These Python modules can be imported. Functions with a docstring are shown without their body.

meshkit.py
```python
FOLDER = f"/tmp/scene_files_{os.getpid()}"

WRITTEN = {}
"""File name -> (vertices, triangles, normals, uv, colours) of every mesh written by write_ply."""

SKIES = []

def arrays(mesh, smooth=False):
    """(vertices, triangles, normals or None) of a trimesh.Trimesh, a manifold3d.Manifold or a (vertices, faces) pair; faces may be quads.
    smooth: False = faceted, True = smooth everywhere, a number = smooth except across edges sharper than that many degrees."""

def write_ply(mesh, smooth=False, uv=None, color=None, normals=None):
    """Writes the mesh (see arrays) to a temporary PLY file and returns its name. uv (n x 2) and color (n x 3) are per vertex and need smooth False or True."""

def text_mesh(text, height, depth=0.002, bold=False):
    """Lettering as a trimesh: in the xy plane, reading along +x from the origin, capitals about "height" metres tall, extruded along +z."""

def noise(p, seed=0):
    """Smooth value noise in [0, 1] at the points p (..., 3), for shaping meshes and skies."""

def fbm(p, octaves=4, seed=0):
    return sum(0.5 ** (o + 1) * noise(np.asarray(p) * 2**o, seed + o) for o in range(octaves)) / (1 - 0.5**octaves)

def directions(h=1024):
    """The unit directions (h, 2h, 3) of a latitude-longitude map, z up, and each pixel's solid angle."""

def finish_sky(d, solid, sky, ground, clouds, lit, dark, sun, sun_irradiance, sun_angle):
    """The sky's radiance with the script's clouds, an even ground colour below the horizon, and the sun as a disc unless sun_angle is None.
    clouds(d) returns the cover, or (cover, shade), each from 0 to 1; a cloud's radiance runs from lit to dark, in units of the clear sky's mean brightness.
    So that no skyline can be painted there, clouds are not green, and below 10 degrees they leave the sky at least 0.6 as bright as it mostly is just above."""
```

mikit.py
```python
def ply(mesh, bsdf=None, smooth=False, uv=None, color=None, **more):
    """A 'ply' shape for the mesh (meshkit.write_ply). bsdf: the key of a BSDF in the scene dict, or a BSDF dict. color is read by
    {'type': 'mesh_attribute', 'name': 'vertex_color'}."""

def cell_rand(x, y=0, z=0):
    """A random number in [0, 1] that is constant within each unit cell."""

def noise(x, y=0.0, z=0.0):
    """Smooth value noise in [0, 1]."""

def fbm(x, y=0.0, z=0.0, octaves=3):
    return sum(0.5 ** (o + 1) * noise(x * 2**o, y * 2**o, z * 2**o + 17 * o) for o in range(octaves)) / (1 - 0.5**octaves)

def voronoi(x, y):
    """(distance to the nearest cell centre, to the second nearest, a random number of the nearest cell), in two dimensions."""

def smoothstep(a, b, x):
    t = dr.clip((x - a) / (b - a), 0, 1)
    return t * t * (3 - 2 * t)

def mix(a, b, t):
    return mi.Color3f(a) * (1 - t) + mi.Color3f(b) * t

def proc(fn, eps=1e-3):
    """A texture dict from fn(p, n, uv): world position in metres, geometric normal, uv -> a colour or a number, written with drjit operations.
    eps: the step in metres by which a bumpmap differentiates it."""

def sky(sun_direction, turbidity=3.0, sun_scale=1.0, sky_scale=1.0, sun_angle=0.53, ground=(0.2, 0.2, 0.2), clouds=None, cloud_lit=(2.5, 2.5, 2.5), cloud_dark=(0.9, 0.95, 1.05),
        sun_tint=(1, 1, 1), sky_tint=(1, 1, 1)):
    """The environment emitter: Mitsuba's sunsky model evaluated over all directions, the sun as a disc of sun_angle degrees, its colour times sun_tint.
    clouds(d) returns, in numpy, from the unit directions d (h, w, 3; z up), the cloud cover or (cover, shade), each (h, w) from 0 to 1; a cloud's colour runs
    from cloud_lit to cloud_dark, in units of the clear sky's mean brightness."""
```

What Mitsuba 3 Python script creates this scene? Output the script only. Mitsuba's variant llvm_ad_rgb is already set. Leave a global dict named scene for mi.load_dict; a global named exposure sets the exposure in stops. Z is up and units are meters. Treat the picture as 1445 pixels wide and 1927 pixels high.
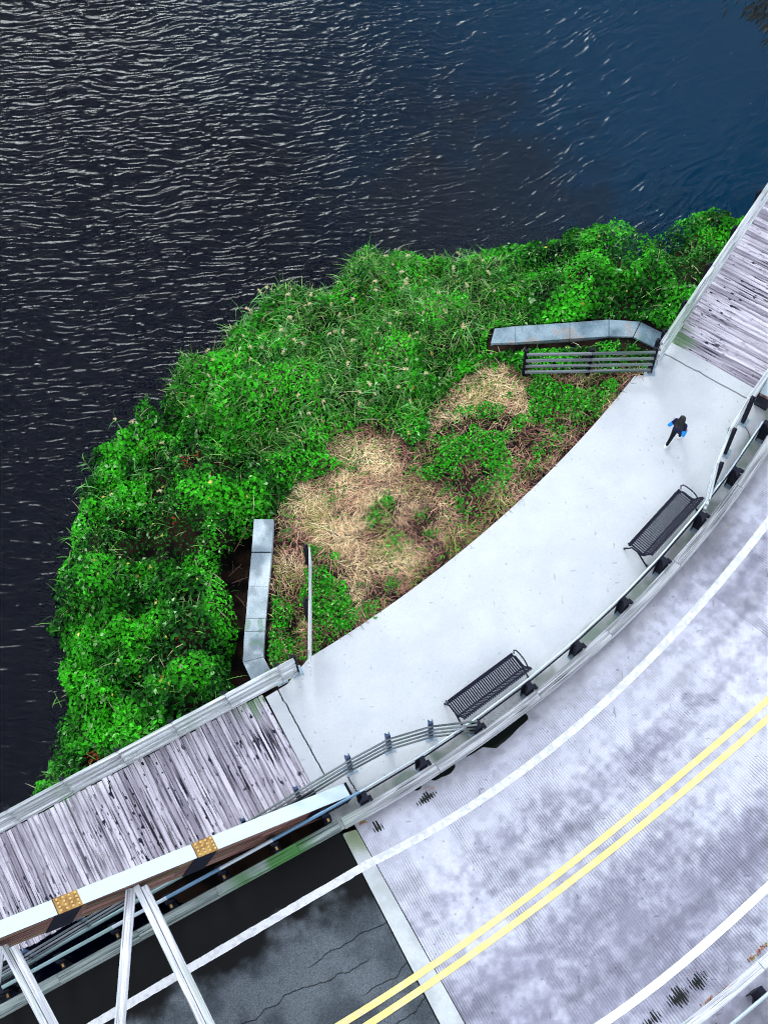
import math
import numpy as np
import trimesh
import manifold3d as m3
import shapely
from shapely.geometry import Polygon, LineString, Point
import drjit as dr
import mitsuba as mi
import mikit
import meshkit
from mikit import proc, noise, fbm, smoothstep, mix, cell_rand

T = mi.ScalarTransform4f
scene, labels = {}, {}

# ------------------------------------------------------------------ camera, sky, exposure
FOC, CAM_H = 2680.0, 35.1                       # focal length in pixels of the 1445 x 1927 photograph, height above the deck
TILT, ROLL = math.atan(1191 / FOC), -math.atan2(101.5, 1186.5)
_r, _u = np.array([1, 0, 0.0]), np.array([0, math.cos(TILT), math.sin(TILT)])
FW = np.array([0, math.sin(TILT), -math.cos(TILT)])
RT, UP = _r * math.cos(ROLL) + _u * math.sin(ROLL), -_r * math.sin(ROLL) + _u * math.cos(ROLL)
scene['camera'] = {'type': 'perspective', 'fov': 2 * math.degrees(math.atan(722.5 / FOC)), 'fov_axis': 'x', 'near_clip': 0.5, 'far_clip': 1000.0,
                   'to_world': T().look_at(origin=[0, 0, CAM_H], target=(np.array([0, 0, CAM_H]) + FW * 10).tolist(), up=UP.tolist())}
scene['sky'] = mikit.sky((-0.14, 0.86, 0.50), turbidity=4, sun_scale=0.26, sky_scale=1.0, sun_angle=18, clouds=lambda d: 1.0,
                         cloud_lit=(2.3, 2.5, 2.8), sun_tint=(0.66, 0.92, 1.36), ground=(0.05, 0.06, 0.07))
exposure = 2.65


def at(px, py, z=0.0):
    """The place at height z that the photograph shows at this pixel."""
    d = FW * FOC + RT * (px - 722.5) + UP * (963.5 - py)
    t = (z - CAM_H) / d[2]
    return np.array([d[0] * t, d[1] * t, z])


def pj(p):
    q = np.asarray(p, float) - [0, 0, CAM_H]
    return 722.5 + FOC * (q @ RT) / (q @ FW), 963.5 - FOC * (q @ UP) / (q @ FW)


# ------------------------------------------------------------------ naming
def numbered(name):
    if not any(k == name or k.startswith(name + '__') for k in list(scene) + list(labels)):
        return name
    i = 1
    while any(k == f'{name}_{i:03d}' or k.startswith(f'{name}_{i:03d}__') for k in list(scene) + list(labels)):
        i += 1
    return f'{name}_{i:03d}'


_count = {}


def key_for(name, parent=None):
    base = f'{parent}__{name}' if parent else name
    i = _count.get(base, 0)
    _count[base] = i + 1
    return base if i == 0 else f'{base}_{i:03d}'


def thing(name, label, cat=None, group=None, kind=None):
    k = key_for(name)
    labels[k] = {'label': label}
    if cat:
        labels[k]['category'] = cat
    if group:
        labels[k]['group'] = group
    if kind:
        labels[k]['kind'] = kind
    return k


def part(parent, name, mesh, mat, smooth=False, uv=None, color=None, label=None, kind=None, to_world=None):
    k = key_for(name, parent)
    put(k, mesh, mat, smooth, uv, color, to_world)
    if label or kind:
        labels[k] = {a: b for a, b in (('label', label), ('kind', kind)) if b}
    return k


def put(k, mesh, mat, smooth=False, uv=None, color=None, to_world=None):
    if isinstance(mesh, M):
        mesh, uv = (np.array(mesh.v), np.array(mesh.f)), np.array(mesh.uv)
    d = mikit.ply(mesh, mat, smooth=smooth, uv=uv, color=color)
    if to_world is not None:
        d['to_world'] = to_world
    scene[k] = d
    return d


# ------------------------------------------------------------------ mesh builders
def unit(v):
    v = np.asarray(v, float)
    return v / (np.linalg.norm(v) + 1e-12)


class M:
    """A collector of flat faces with uv: u runs along the grain in metres, v across it."""

    def __init__(self):
        self.v, self.f, self.uv = [], [], []

    def sweep(self, pts, prof, up=(0, 0, 1), u0=0.0, caps=True, scale=None):
        pts = np.asarray(pts, float)
        t = np.gradient(pts, axis=0)
        t /= np.linalg.norm(t, axis=1, keepdims=True)
        up = np.asarray(up, float)
        s = np.cross(t, up)
        s /= np.linalg.norm(s, axis=1, keepdims=True)
        w = np.cross(s, t)
        prof = np.asarray(prof, float)
        n = len(prof)
        rings = []
        for i in range(len(pts)):
            k = 1.0 if scale is None else scale[i]
            rings.append(pts[i] + k * (prof[:, :1] * s[i] + prof[:, 1:] * w[i]))
        L = u0 + np.r_[0, np.cumsum(np.linalg.norm(np.diff(pts, axis=0), axis=1))]
        per = np.r_[0, np.cumsum(np.linalg.norm(np.roll(prof, -1, 0) - prof, axis=1))]
        for j in range(n):
            j2 = (j + 1) % n
            b = len(self.v)
            for i in range(len(pts)):
                self.v += [rings[i][j], rings[i][j2]]
                self.uv += [(L[i], u0 * 1.7 + per[j]), (L[i], u0 * 1.7 + per[j + 1])]
            for i in range(len(pts) - 1):
                a = b + 2 * i
                self.f += [(a, a + 1, a + 3), (a, a + 3, a + 2)]
        if caps:
            for i, rev in ((0, False), (len(pts) - 1, True)):
                b = len(self.v)
                self.v += list(rings[i])
                self.uv += [(L[i], u0 * 1.7 + q) for q in prof[:, 0]]
                for j in range(1, n - 1):
                    self.f.append((b, b + j + 1, b + j) if rev else (b, b + j, b + j + 1))
        return self

    def beam(self, p0, p1, w, h, up=(0, 0, 1), u0=0.0, c=0.0):
        return self.sweep([p0, p1], rect(w, h, c), up, u0)

    def add(self, mesh):
        b = len(self.v)
        v, f, _ = meshkit.arrays(mesh)
        self.v += list(v)
        self.f += [tuple(x + b) for x in f]
        self.uv += [(p[0], p[1]) for p in v]
        return self


def rect(w, h, c=0.0):
    a, b = w / 2, h / 2
    if c <= 0:
        return [(a, -b), (a, b), (-a, b), (-a, -b)]
    return [(a, -b), (a, b - c), (a - c, b), (-a + c, b), (-a, b - c), (-a, -b)]


def circ(r, n=8):
    return [(r * math.cos(x), r * math.sin(x)) for x in np.arange(n) * 2 * math.pi / n]


def ibeam(w, h, t):
    a, b = w / 2, h / 2
    return [(a, -b), (a, -b + t), (t / 2, -b + t), (t / 2, b - t), (a, b - t), (a, b), (-a, b), (-a, b - t), (-t / 2, b - t), (-t / 2, -b + t), (-a, -b + t), (-a, -b)]


def slab(poly, z0, z1):
    """Extruded polygon (list of xy) between two heights."""
    p = poly if isinstance(poly, Polygon) else Polygon([tuple(q[:2]) for q in poly])
    m = trimesh.creation.extrude_polygon(p.buffer(0), z1 - z0, engine='earcut')
    m.apply_translation([0, 0, z0])
    return m


def box_at(c, x, y, z, size, c2=0.0):
    """A box with its axes along the given vectors."""
    m = M()
    x, z = unit(x), unit(z)
    m.beam(np.asarray(c) - x * size[0] / 2, np.asarray(c) + x * size[0] / 2, size[1], size[2], z, c=c2)
    return m


def hull_chain(bones, r=8):
    parts = []
    for a, ra, b, rb in bones:
        s1 = m3.Manifold.sphere(ra, 14).translate(list(map(float, a)))
        s2 = m3.Manifold.sphere(rb, 14).translate(list(map(float, b)))
        parts.append(m3.Manifold.batch_hull([s1, s2]))
    return parts


def fuse(parts, edge=0.02, it=8):
    m = m3.Manifold.batch_boolean(parts, m3.OpType.Add).refine_to_length(edge)
    q = m.to_mesh()
    t = trimesh.Trimesh(np.array(q.vert_properties[:, :3], float), np.array(q.tri_verts), process=False)
    v0 = t.vertices.copy()
    trimesh.smoothing.filter_laplacian(t, lamb=0.4, iterations=max(1, it // 2))
    bad = ~np.isfinite(t.vertices).all(1) | (np.linalg.norm(t.vertices - v0, axis=1) > 0.03)
    v1 = np.where(bad[:, None], v0, t.vertices)
    t = trimesh.Trimesh(v1, t.faces, process=False)
    return t


# ------------------------------------------------------------------ materials
def mat(name, d):
    scene[name] = d


def two(d):
    return {'type': 'twosided', 'bsdf': d}


def princ(col, rough=0.6, spec=0.4, **k):
    c = col if isinstance(col, dict) else {'type': 'rgb', 'value': list(col)}
    return {'type': 'principled', 'base_color': c, 'roughness': rough, 'specular': spec, **k}


RC = np.array([-14.1, 36.1])                     # centre of the road's curve


def f_walk(p, n, uv):
    big = fbm(p.x * 0.45, p.y * 0.45, 1.0, 3)
    mid = fbm(p.x * 2.2, p.y * 2.2, 5.0, 3)
    fine = noise(p.x * 40, p.y * 40)
    rad = dr.sqrt(dr.square(p.x - RC[0]) + dr.square(p.y - RC[1]))
    c = mix((0.525, 0.55, 0.585), (0.62, 0.64, 0.66), smoothstep(0.2, 0.8, big * 0.6 + mid * 0.4))
    c = c * (0.95 + 0.08 * fine)
    # moss tint along the barrier foot, with the shade there painted in too
    moss_shade = smoothstep(30.75, 31.05, rad + (mid - 0.5) * 0.25) * (0.35 + 0.65 * smoothstep(0.35, 0.6, fbm(p.x * 1.1, p.y * 1.1, 9.0, 3)))
    c = mix(c, mix((0.20, 0.21, 0.20), (0.10, 0.15, 0.11), smoothstep(0.4, 0.6, mid)), 0.85 * moss_shade)
    
    spot = smoothstep(0.93, 0.97, noise(p.x * 9, p.y * 9, 3.0))
    return c * (1 - 0.25 * spot)


def f_header(p, n, uv):
    mid = fbm(p.x * 2.2, p.y * 2.2, 5.0, 3)
    c = mix((0.44, 0.47, 0.48), (0.56, 0.59, 0.61), smoothstep(0.3, 0.7, mid)) * (0.93 + 0.12 * noise(p.x * 45, p.y * 45))
    d = dr.sqrt(dr.square(p.x + 1.35) + dr.square(p.y - 7.0))
    moss = smoothstep(0.75, 0.15, d + (mid - 0.5) * 0.5)
    return mix(c, (0.14, 0.20, 0.06), 0.75 * moss)


def f_road(p, n, uv):
    dx, dy = p.x - RC[0], p.y - RC[1]
    rad = dr.sqrt(dx * dx + dy * dy)
    ang = dr.atan2(dy, dx) * 35.0                 # metres along the road
    band = fbm(rad * 0.85, ang * 0.11, 2.0, 4)
    cloud = fbm(p.x * 0.5, p.y * 0.5, 3.0, 4)
    fleck = fbm(p.x * 5.0, p.y * 5.0, 13.0, 4)
    m = smoothstep(0.32, 0.62, 0.62 * band + 0.16 * cloud + 0.22 * fleck)
    c = mix((0.265, 0.26, 0.34), (0.535, 0.54, 0.625), m)
    c = c * (0.93 + 0.14 * smoothstep(0.3, 0.7, fleck))
    # wheel tracks polished and oiled along each lane
    trk = smoothstep(0.30, 0.05, dr.abs(rad - 33.45)) + smoothstep(0.34, 0.05, dr.abs(rad - 34.55)) + smoothstep(0.34, 0.05, dr.abs(rad - 36.6)) + smoothstep(0.30, 0.05, dr.abs(rad - 37.7))
    c = c * (1 - 0.20 * dr.clip(trk, 0, 1) * smoothstep(0.35, 0.6, fbm(rad * 2, ang * 0.3, 5.0, 3)))
    # transverse tining: saw-cut grooves across the lane that hold dirt in patches
    row = dr.floor(ang / 0.066)
    s = ang / 0.066 - row
    line = smoothstep(0.16, 0.05, dr.abs(s - 0.5) - 0.09)
    hold = 0.45 + 0.55 * noise(row * 0.6, rad * 1.1)
    tuft = smoothstep(0.42, 0.66, fbm(p.x * 0.9, p.y * 0.9, 21.0, 3))
    smooth_strip = smoothstep(0.72, 0.76, noise(ang * 0.9, 4.0))
    c = c * (1 - (0.20 + 0.26 * tuft) * line * hold * (1 - 0.8 * smooth_strip) * smoothstep(31.9, 32.0, rad) * smoothstep(39.7, 39.6, rad))
    c = c * (1 + 0.08 * smooth_strip)
    gut = smoothstep(32.15, 31.55, rad + (cloud - 0.5) * 0.8) + smoothstep(39.7, 40.3, rad + (cloud - 0.5) * 0.6)
    c = mix(c, (0.16, 0.155, 0.17), dr.clip(gut, 0, 1) * 0.6)
    spot = smoothstep(0.93, 0.97, noise(p.x * 9.1, p.y * 9.1, 8.0))
    return c * (0.93 + 0.14 * noise(p.x * 60, p.y * 60)) * (1 - 0.35 * spot)


BR0, BR1 = at(640, 1552, 0)[:2], at(0, 1910, 0)[:2]
BRD = (BR1 - BR0) / np.linalg.norm(BR1 - BR0)
BRN = np.array([-BRD[1], BRD[0]])
if BRN[1] > 0:
    BRN = -BRN                                    # across the road, towards its far side


def f_asph(p, n, uv):
    a = (p.x - BR0[0]) * BRN[0] + (p.y - BR0[1]) * BRN[1]
    l = (p.x - BR0[0]) * BRD[0] + (p.y - BR0[1]) * BRD[1]
    g = noise(p.x * 55, p.y * 55)
    b = fbm(p.x * 1.4, p.y * 1.4, 4.0, 4)
    c = mix((0.050, 0.062, 0.074), (0.105, 0.122, 0.140), smoothstep(0.3, 0.7, b)) * (0.6 + 0.8 * g)
    gutter_shade = smoothstep(1.95, 1.25, a + (b - 0.5) * 1.5 - 0.02 * l)          # deep shade along a damp gutter, painted into the asphalt colour
    c = mix(c, (0.003, 0.0035, 0.004), gutter_shade)
    crack = mi.Float(0)
    for i, (ak, wob) in enumerate(((2.55, 0.5), (3.05, 0.7), (3.75, 0.6), (4.6, 0.8))):
        path = ak + wob * (fbm(l * 0.9 + 7 * i, 2.0 + i, 1.0, 5) - 0.5)
        crack = dr.maximum(crack, smoothstep(0.022, 0.008, dr.abs(a - path)) * smoothstep(0.38, 0.5, noise(l * 0.55 + 3 * i, 5.0)))
    return c * (1 - 0.8 * crack)


def f_white(p, n, uv):
    w = fbm(p.x * 9, p.y * 9, 2.0, 3)
    chip = smoothstep(0.60, 0.68, fbm(p.x * 16, p.y * 16, 4.0, 3))
    return mix(mix((0.84, 0.85, 0.86), (0.70, 0.71, 0.74), smoothstep(0.45, 0.7, w)), (0.45, 0.45, 0.48), 0.22 * chip)


def f_yellow(p, n, uv):
    w = fbm(p.x * 7, p.y * 7, 2.0, 3)
    chip = smoothstep(0.58, 0.68, fbm(p.x * 14, p.y * 14, 4.0, 3))
    return mix(mix((0.85, 0.67, 0.24), (0.78, 0.64, 0.32), smoothstep(0.4, 0.7, w)), (0.5, 0.46, 0.36), 0.3 * chip)


def grain(uv, k=1.0):
    g1 = fbm(uv.x * 1.6 * k, uv.y * 55 * k, 0.0, 3)
    g2 = noise(uv.x * 0.7, uv.y * 14, 4.0)
    crack = smoothstep(0.70, 0.80, noise(uv.x * 1.1 + 9, uv.y * 85, 7.0)) * smoothstep(0.4, 0.6, noise(uv.x * 0.9, uv.y * 4, 2.0))
    return g1, g2, crack


def f_timber(p, n, uv):
    g1, g2, cr = grain(uv)
    c = mix((0.20, 0.21, 0.225), (0.46, 0.47, 0.50), smoothstep(0.3, 0.7, 0.6 * g1 + 0.4 * g2))
    moss = smoothstep(0.60, 0.75, fbm(p.x * 0.5, p.y * 0.5, 3.3, 3))
    c = mix(c, (0.10, 0.20, 0.10), 0.5 * moss)
    return c * (1 - 0.75 * cr)


def f_moss_timber(p, n, uv):
    g1, g2, cr = grain(uv)
    c = mix((0.10, 0.13, 0.125), (0.29, 0.34, 0.33), smoothstep(0.3, 0.7, 0.6 * g1 + 0.4 * g2))
    l = (p.x - BR0[0]) * BRD[0] + (p.y - BR0[1]) * BRD[1]
    moss = smoothstep(0.25, 0.5, fbm(p.x * 1.1, p.y * 1.1, 3.3, 3)) * smoothstep(1.4, 0.6, dr.abs(l - 1.9))
    c = mix(c, (0.035, 0.16, 0.02), 0.85 * moss)
    return c * (1 - 0.7 * cr)


def f_rail(p, n, uv):
    g1, g2, cr = grain(uv)
    c = mix((0.33, 0.36, 0.38), (0.66, 0.69, 0.72), smoothstep(0.3, 0.7, 0.5 * g1 + 0.5 * g2))
    moss = smoothstep(0.55, 0.72, fbm(p.x * 0.8, p.y * 0.8, 1.3, 3))
    c = mix(c, (0.10, 0.22, 0.10), 0.45 * moss)
    return c * (1 - 0.6 * cr)


def f_rail_dark(p, n, uv):
    g1, g2, cr = grain(uv)
    c = mix((0.07, 0.085, 0.10), (0.20, 0.22, 0.24), smoothstep(0.3, 0.7, 0.5 * g1 + 0.5 * g2))
    moss = smoothstep(0.55, 0.75, fbm(p.x * 0.9, p.y * 0.9, 1.3, 3))
    return mix(c, (0.05, 0.11, 0.05), 0.4 * moss)


def f_plank(p, n, uv):
    g1, g2, cr = grain(uv)
    pid = dr.floor(uv.x / 50.0)
    tone = cell_rand(pid, 3)
    c = mix((0.29, 0.26, 0.325), (0.77, 0.725, 0.81), smoothstep(0.28, 0.72, 0.45 * g1 + 0.25 * g2 + 0.3 * tone))
    # rot and silt streaks that follow the grain, worst in the middle of the walk
    x = uv.x - pid * 50.0
    mid = smoothstep(0.35, 1.1, x) * smoothstep(2.9, 2.0, x)
    zone = smoothstep(0.40, 0.62, fbm(p.x * 0.55, p.y * 0.55, 2.0, 3))
    rot = smoothstep(0.57, 0.64, fbm(uv.x * 0.9 + 3, uv.y * 30, pid * 1.7, 3)) * (0.2 + 0.8 * mid * zone)
    knots = smoothstep(0.82, 0.87, noise(uv.x * 7, uv.y * 24, pid)) * (0.35 + 0.65 * zone)
    c = mix(c, (0.014, 0.015, 0.030), dr.clip(rot + knots, 0, 1))
    order = dr.select(pid > 120.5, pid - 121.0, pid - 61.0)
    end = smoothstep(0.60, 0.1, x + 0.5 * (tone - 0.5)) * smoothstep(7.0, 2.0, order)
    c = mix(c, (0.10, 0.24, 0.07), 0.7 * end)
    return c * (1 - 0.55 * cr)


def f_arch(p, n, uv):
    lam = dr.floor(uv.y / 0.055)
    s = uv.y / 0.055 - lam
    g = fbm(uv.x * 1.2, uv.y * 60, lam, 3)
    c = mix((0.05, 0.018, 0.015), (0.27, 0.14, 0.12), smoothstep(0.3, 0.7, 0.5 * g + 0.5 * cell_rand(lam, dr.floor(uv.x / 2.3), 2)))
    moss = smoothstep(0.60, 0.72, fbm(uv.x * 0.9, uv.y * 9, 4.0, 3))
    c = mix(c, (0.12, 0.14, 0.05), 0.4 * moss)
    return c * (1 - 0.6 * smoothstep(0.12, 0.04, s))


def f_brace(p, n, uv):
    g1, g2, cr = grain(uv)
    c = mix((0.44, 0.45, 0.49), (0.72, 0.73, 0.78), smoothstep(0.3, 0.7, 0.6 * g1 + 0.4 * g2))
    moss = smoothstep(0.58, 0.7, fbm(uv.x * 0.9, uv.y * 4, 4.0, 3))
    c = mix(c, (0.26, 0.36, 0.26), 0.4 * moss)
    return c * (1 - 0.55 * cr)


def f_rust(p, n, uv):
    b = fbm(p.x * 14, p.y * 14, p.z * 14, 3)
    return mix((0.26, 0.12, 0.025), (0.46, 0.27, 0.07), smoothstep(0.3, 0.7, b))


def f_wall(p, n, uv):
    b = fbm(p.x * 1.7, p.y * 1.7, p.z * 1.7, 4)
    g = noise(p.x * 50, p.y * 50, p.z * 50)
    st = smoothstep(0.42, 0.62, fbm(p.x * 1.1 + 4, p.y * 1.1, 3.0, 4))
    c = mix((0.36, 0.43, 0.47), (0.56, 0.63, 0.67), smoothstep(0.3, 0.7, b)) * (0.9 + 0.2 * g)
    c = mix(c, (0.14, 0.18, 0.22), 0.8 * st)
    moss = smoothstep(0.66, 0.74, fbm(p.x * 2.6, p.y * 2.6, 11.0, 3))
    return mix(c, (0.10, 0.22, 0.09), 0.5 * moss)


def f_wall_blue(p, n, uv):
    b = fbm(p.x * 2.3, p.y * 2.3, p.z * 1.7, 4)
    g = noise(p.x * 50, p.y * 50, p.z * 50)
    st = smoothstep(0.42, 0.62, fbm(p.x * 1.3 + 4, p.y * 1.3, 3.0, 4))
    c = mix((0.10, 0.16, 0.205), (0.27, 0.36, 0.42), smoothstep(0.3, 0.7, b)) * (0.88 + 0.24 * g)
    c = mix(c, (0.09, 0.15, 0.19), 0.7 * st)
    buff = smoothstep(0.6, 0.7, fbm(p.x * 1.9, p.y * 1.9, 15.0, 3))
    return mix(c, (0.36, 0.29, 0.25), 0.5 * buff)


def f_soil(p, n, uv):
    b = fbm(p.x * 2.5, p.y * 2.5, 2.0, 4)
    return mix((0.006, 0.005, 0.005), (0.034, 0.020, 0.014), smoothstep(0.3, 0.7, b))


def f_water(p, n, uv):
    b = fbm(p.x * 0.12, p.y * 0.12, 2.0, 3)
    blue_mix = smoothstep(-2.5, 15.0, p.x * 0.9 + (p.y - 24.0) * 0.46 + (b - 0.5) * 10)  # body colour turns bluer towards the upper right
    c = mix((0.0001, 0.0012, 0.0056), (0.0002, 0.023, 0.054), blue_mix)
    # a murky, silty patch off the middle of the bank
    q = dr.sqrt(dr.square((p.x - 4.0) / 3.8) + dr.square((p.y - 27.0) / 4.0)) + (fbm(p.x * 0.9, p.y * 0.9, 7.0, 5) - 0.5) * 1.6
    return mix(c, (0.0080, 0.0082, 0.0095), 0.55 * smoothstep(1.5, 0.3, q))


P = proc
mat('mat_walk', two(princ(P(f_walk), 0.75, 0.3)))
mat('mat_header', two(princ(P(f_header), 0.75, 0.3)))
mat('mat_road', two(princ(P(f_road), 0.75, 0.3)))
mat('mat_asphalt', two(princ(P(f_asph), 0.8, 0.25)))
mat('mat_white', two(princ(P(f_white), 0.6, 0.4)))
mat('mat_yellow', two(princ(P(f_yellow), 0.6, 0.4)))
mat('mat_timber', two({'type': 'bumpmap', 'bsdf': princ(P(f_timber), 0.85, 0.2), 'tex': P(lambda p, n, uv: noise(uv.x * 1.5, uv.y * 60) , 2e-3), 'scale': 0.006}))
mat('mat_moss_timber', two(princ(P(f_moss_timber), 0.85, 0.2)))
mat('mat_rail', two(princ(P(f_rail), 0.8, 0.25)))
mat('mat_rail_dark', two(princ(P(f_rail_dark), 0.75, 0.3)))
mat('mat_plank', two(princ(P(f_plank), 0.85, 0.2)))
mat('mat_arch', two(princ(P(f_arch), 0.6, 0.4)))
mat('mat_brace', two(princ(P(f_brace), 0.75, 0.3)))
mat('mat_rust', two(princ(P(f_rust), 0.55, 0.5)))
mat('mat_bolt', two(princ((0.62, 0.46, 0.17), 0.45, 0.6)))
mat('mat_wall', two(princ(P(f_wall), 0.8, 0.3)))
mat('mat_wall_blue', two(princ(P(f_wall_blue), 0.8, 0.3)))
mat('mat_soil', two(princ(P(f_soil), 0.95, 0.1)))
mat('mat_water', {'type': 'roughplastic', 'diffuse_reflectance': P(f_water), 'int_ior': 1.22, 'alpha': 0.03, 'nonlinear': False})
mat('mat_puddle', {'type': 'roughplastic', 'diffuse_reflectance': {'type': 'rgb', 'value': [0.004, 0.006, 0.005]}, 'int_ior': 1.33, 'alpha': 0.03})
mat('mat_cap', two(princ((0.58, 0.70, 0.76), 0.45, 0.5)))
mat('mat_steel', two(princ((0.007, 0.008, 0.018), 0.6, 0.2)))
mat('mat_plate', two(princ((0.36, 0.47, 0.56), 0.4, 0.5, metallic=0.35)))
mat('mat_pipe', two(princ((0.42, 0.50, 0.56), 0.35, 0.5, metallic=0.3)))
mat('mat_pipe_blue', two(princ((0.10, 0.20, 0.32), 0.35, 0.5, metallic=0.3)))
mat('mat_post_blue', two(princ((0.025, 0.055, 0.12), 0.45, 0.4)))
mat('mat_pipe_green', two(princ((0.20, 0.31, 0.32), 0.45, 0.5)))
mat('mat_bench', two(princ((0.006, 0.007, 0.022), 0.55, 0.2)))
mat('mat_joint', two(princ((0.010, 0.012, 0.010), 0.9, 0.1)))
mat('mat_green', two(princ({'type': 'mesh_attribute', 'name': 'vertex_color'}, 0.42, 0.16)))
mat('mat_straw', two(princ({'type': 'mesh_attribute', 'name': 'vertex_color'}, 0.7, 0.25)))
mat('mat_bark', two(princ((0.03, 0.025, 0.02), 0.9, 0.1)))
mat('mat_twig', two(princ((0.22, 0.13, 0.09), 0.9, 0.1)))
mat('mat_hair', two(princ((0.006, 0.005, 0.006), 0.5, 0.4)))
mat('mat_jacket', two(princ((0.006, 0.008, 0.055), 0.8, 0.2, sheen=0.3)))
mat('mat_sleeve', two(princ((0.02, 0.26, 0.72), 0.8, 0.2)))
mat('mat_pants', two(princ((0.007, 0.008, 0.012), 0.85, 0.15)))
mat('mat_skin', two(princ((0.50, 0.33, 0.25), 0.5, 0.4)))
mat('mat_shoe', two(princ((0.78, 0.80, 0.82), 0.6, 0.3)))

# ------------------------------------------------------------------ water
WZ = -2.5
rng = np.random.default_rng(7)


def wave_height(x, y):
    n = lambda a, b, s: meshkit.noise(np.stack([a, b, a * 0 + s], -1), s)
    # the breeze swings round towards the bridge on the right: crests turn from level to rising right
    turn = np.clip((x - 1.5 - (y - 24) * 0.12) / 6.0, 0, 1)
    turn = turn * turn * (3 - 2 * turn)
    out = 0
    gust = meshkit.fbm(np.stack([x * 0.22, y * 0.35, x * 0 + 3], -1), 3, 5)
    for w, ang, lx, ly, amp in ((1 - turn, -0.06, 0.42, 0.092, 0.027), (turn, 0.55, 0.50, 0.17, 0.031)):
        c, s = math.cos(ang), math.sin(ang)
        wx = x + 0.9 * (meshkit.fbm(np.stack([x * 0.8, y * 0.8, x * 0], -1), 2, 31) - 0.5)
        wy = y + 0.55 * (meshkit.fbm(np.stack([x * 0.55, y * 0.9, x * 0 + 9], -1), 2, 32) - 0.5)
        a, b = wx * c + wy * s, -wx * s + wy * c
        r1 = 1 - np.abs(2 * n(a / lx, b / ly, 11) - 1)
        r2 = 1 - np.abs(2 * n(a / lx * 1.9 + 5, b / ly * 1.8 + 3, 12) - 1)
        sm = n(a / lx * 0.7, b / ly * 0.7, 13)
        out = out + w * amp * (0.75 * r1 ** 1.4 + 0.36 * r2 ** 1.4 + 0.8 * sm)
    calm = 1 - 0.6 * np.clip((x - 8) / 5, 0, 1)
    chop = n(x / 0.16 + 3, y / 0.10, 14) * 0.006 + n(x / 0.30, y / 0.21, 15) * 0.008
    return out * (0.80 + 0.45 * gust) * calm + chop


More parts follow.
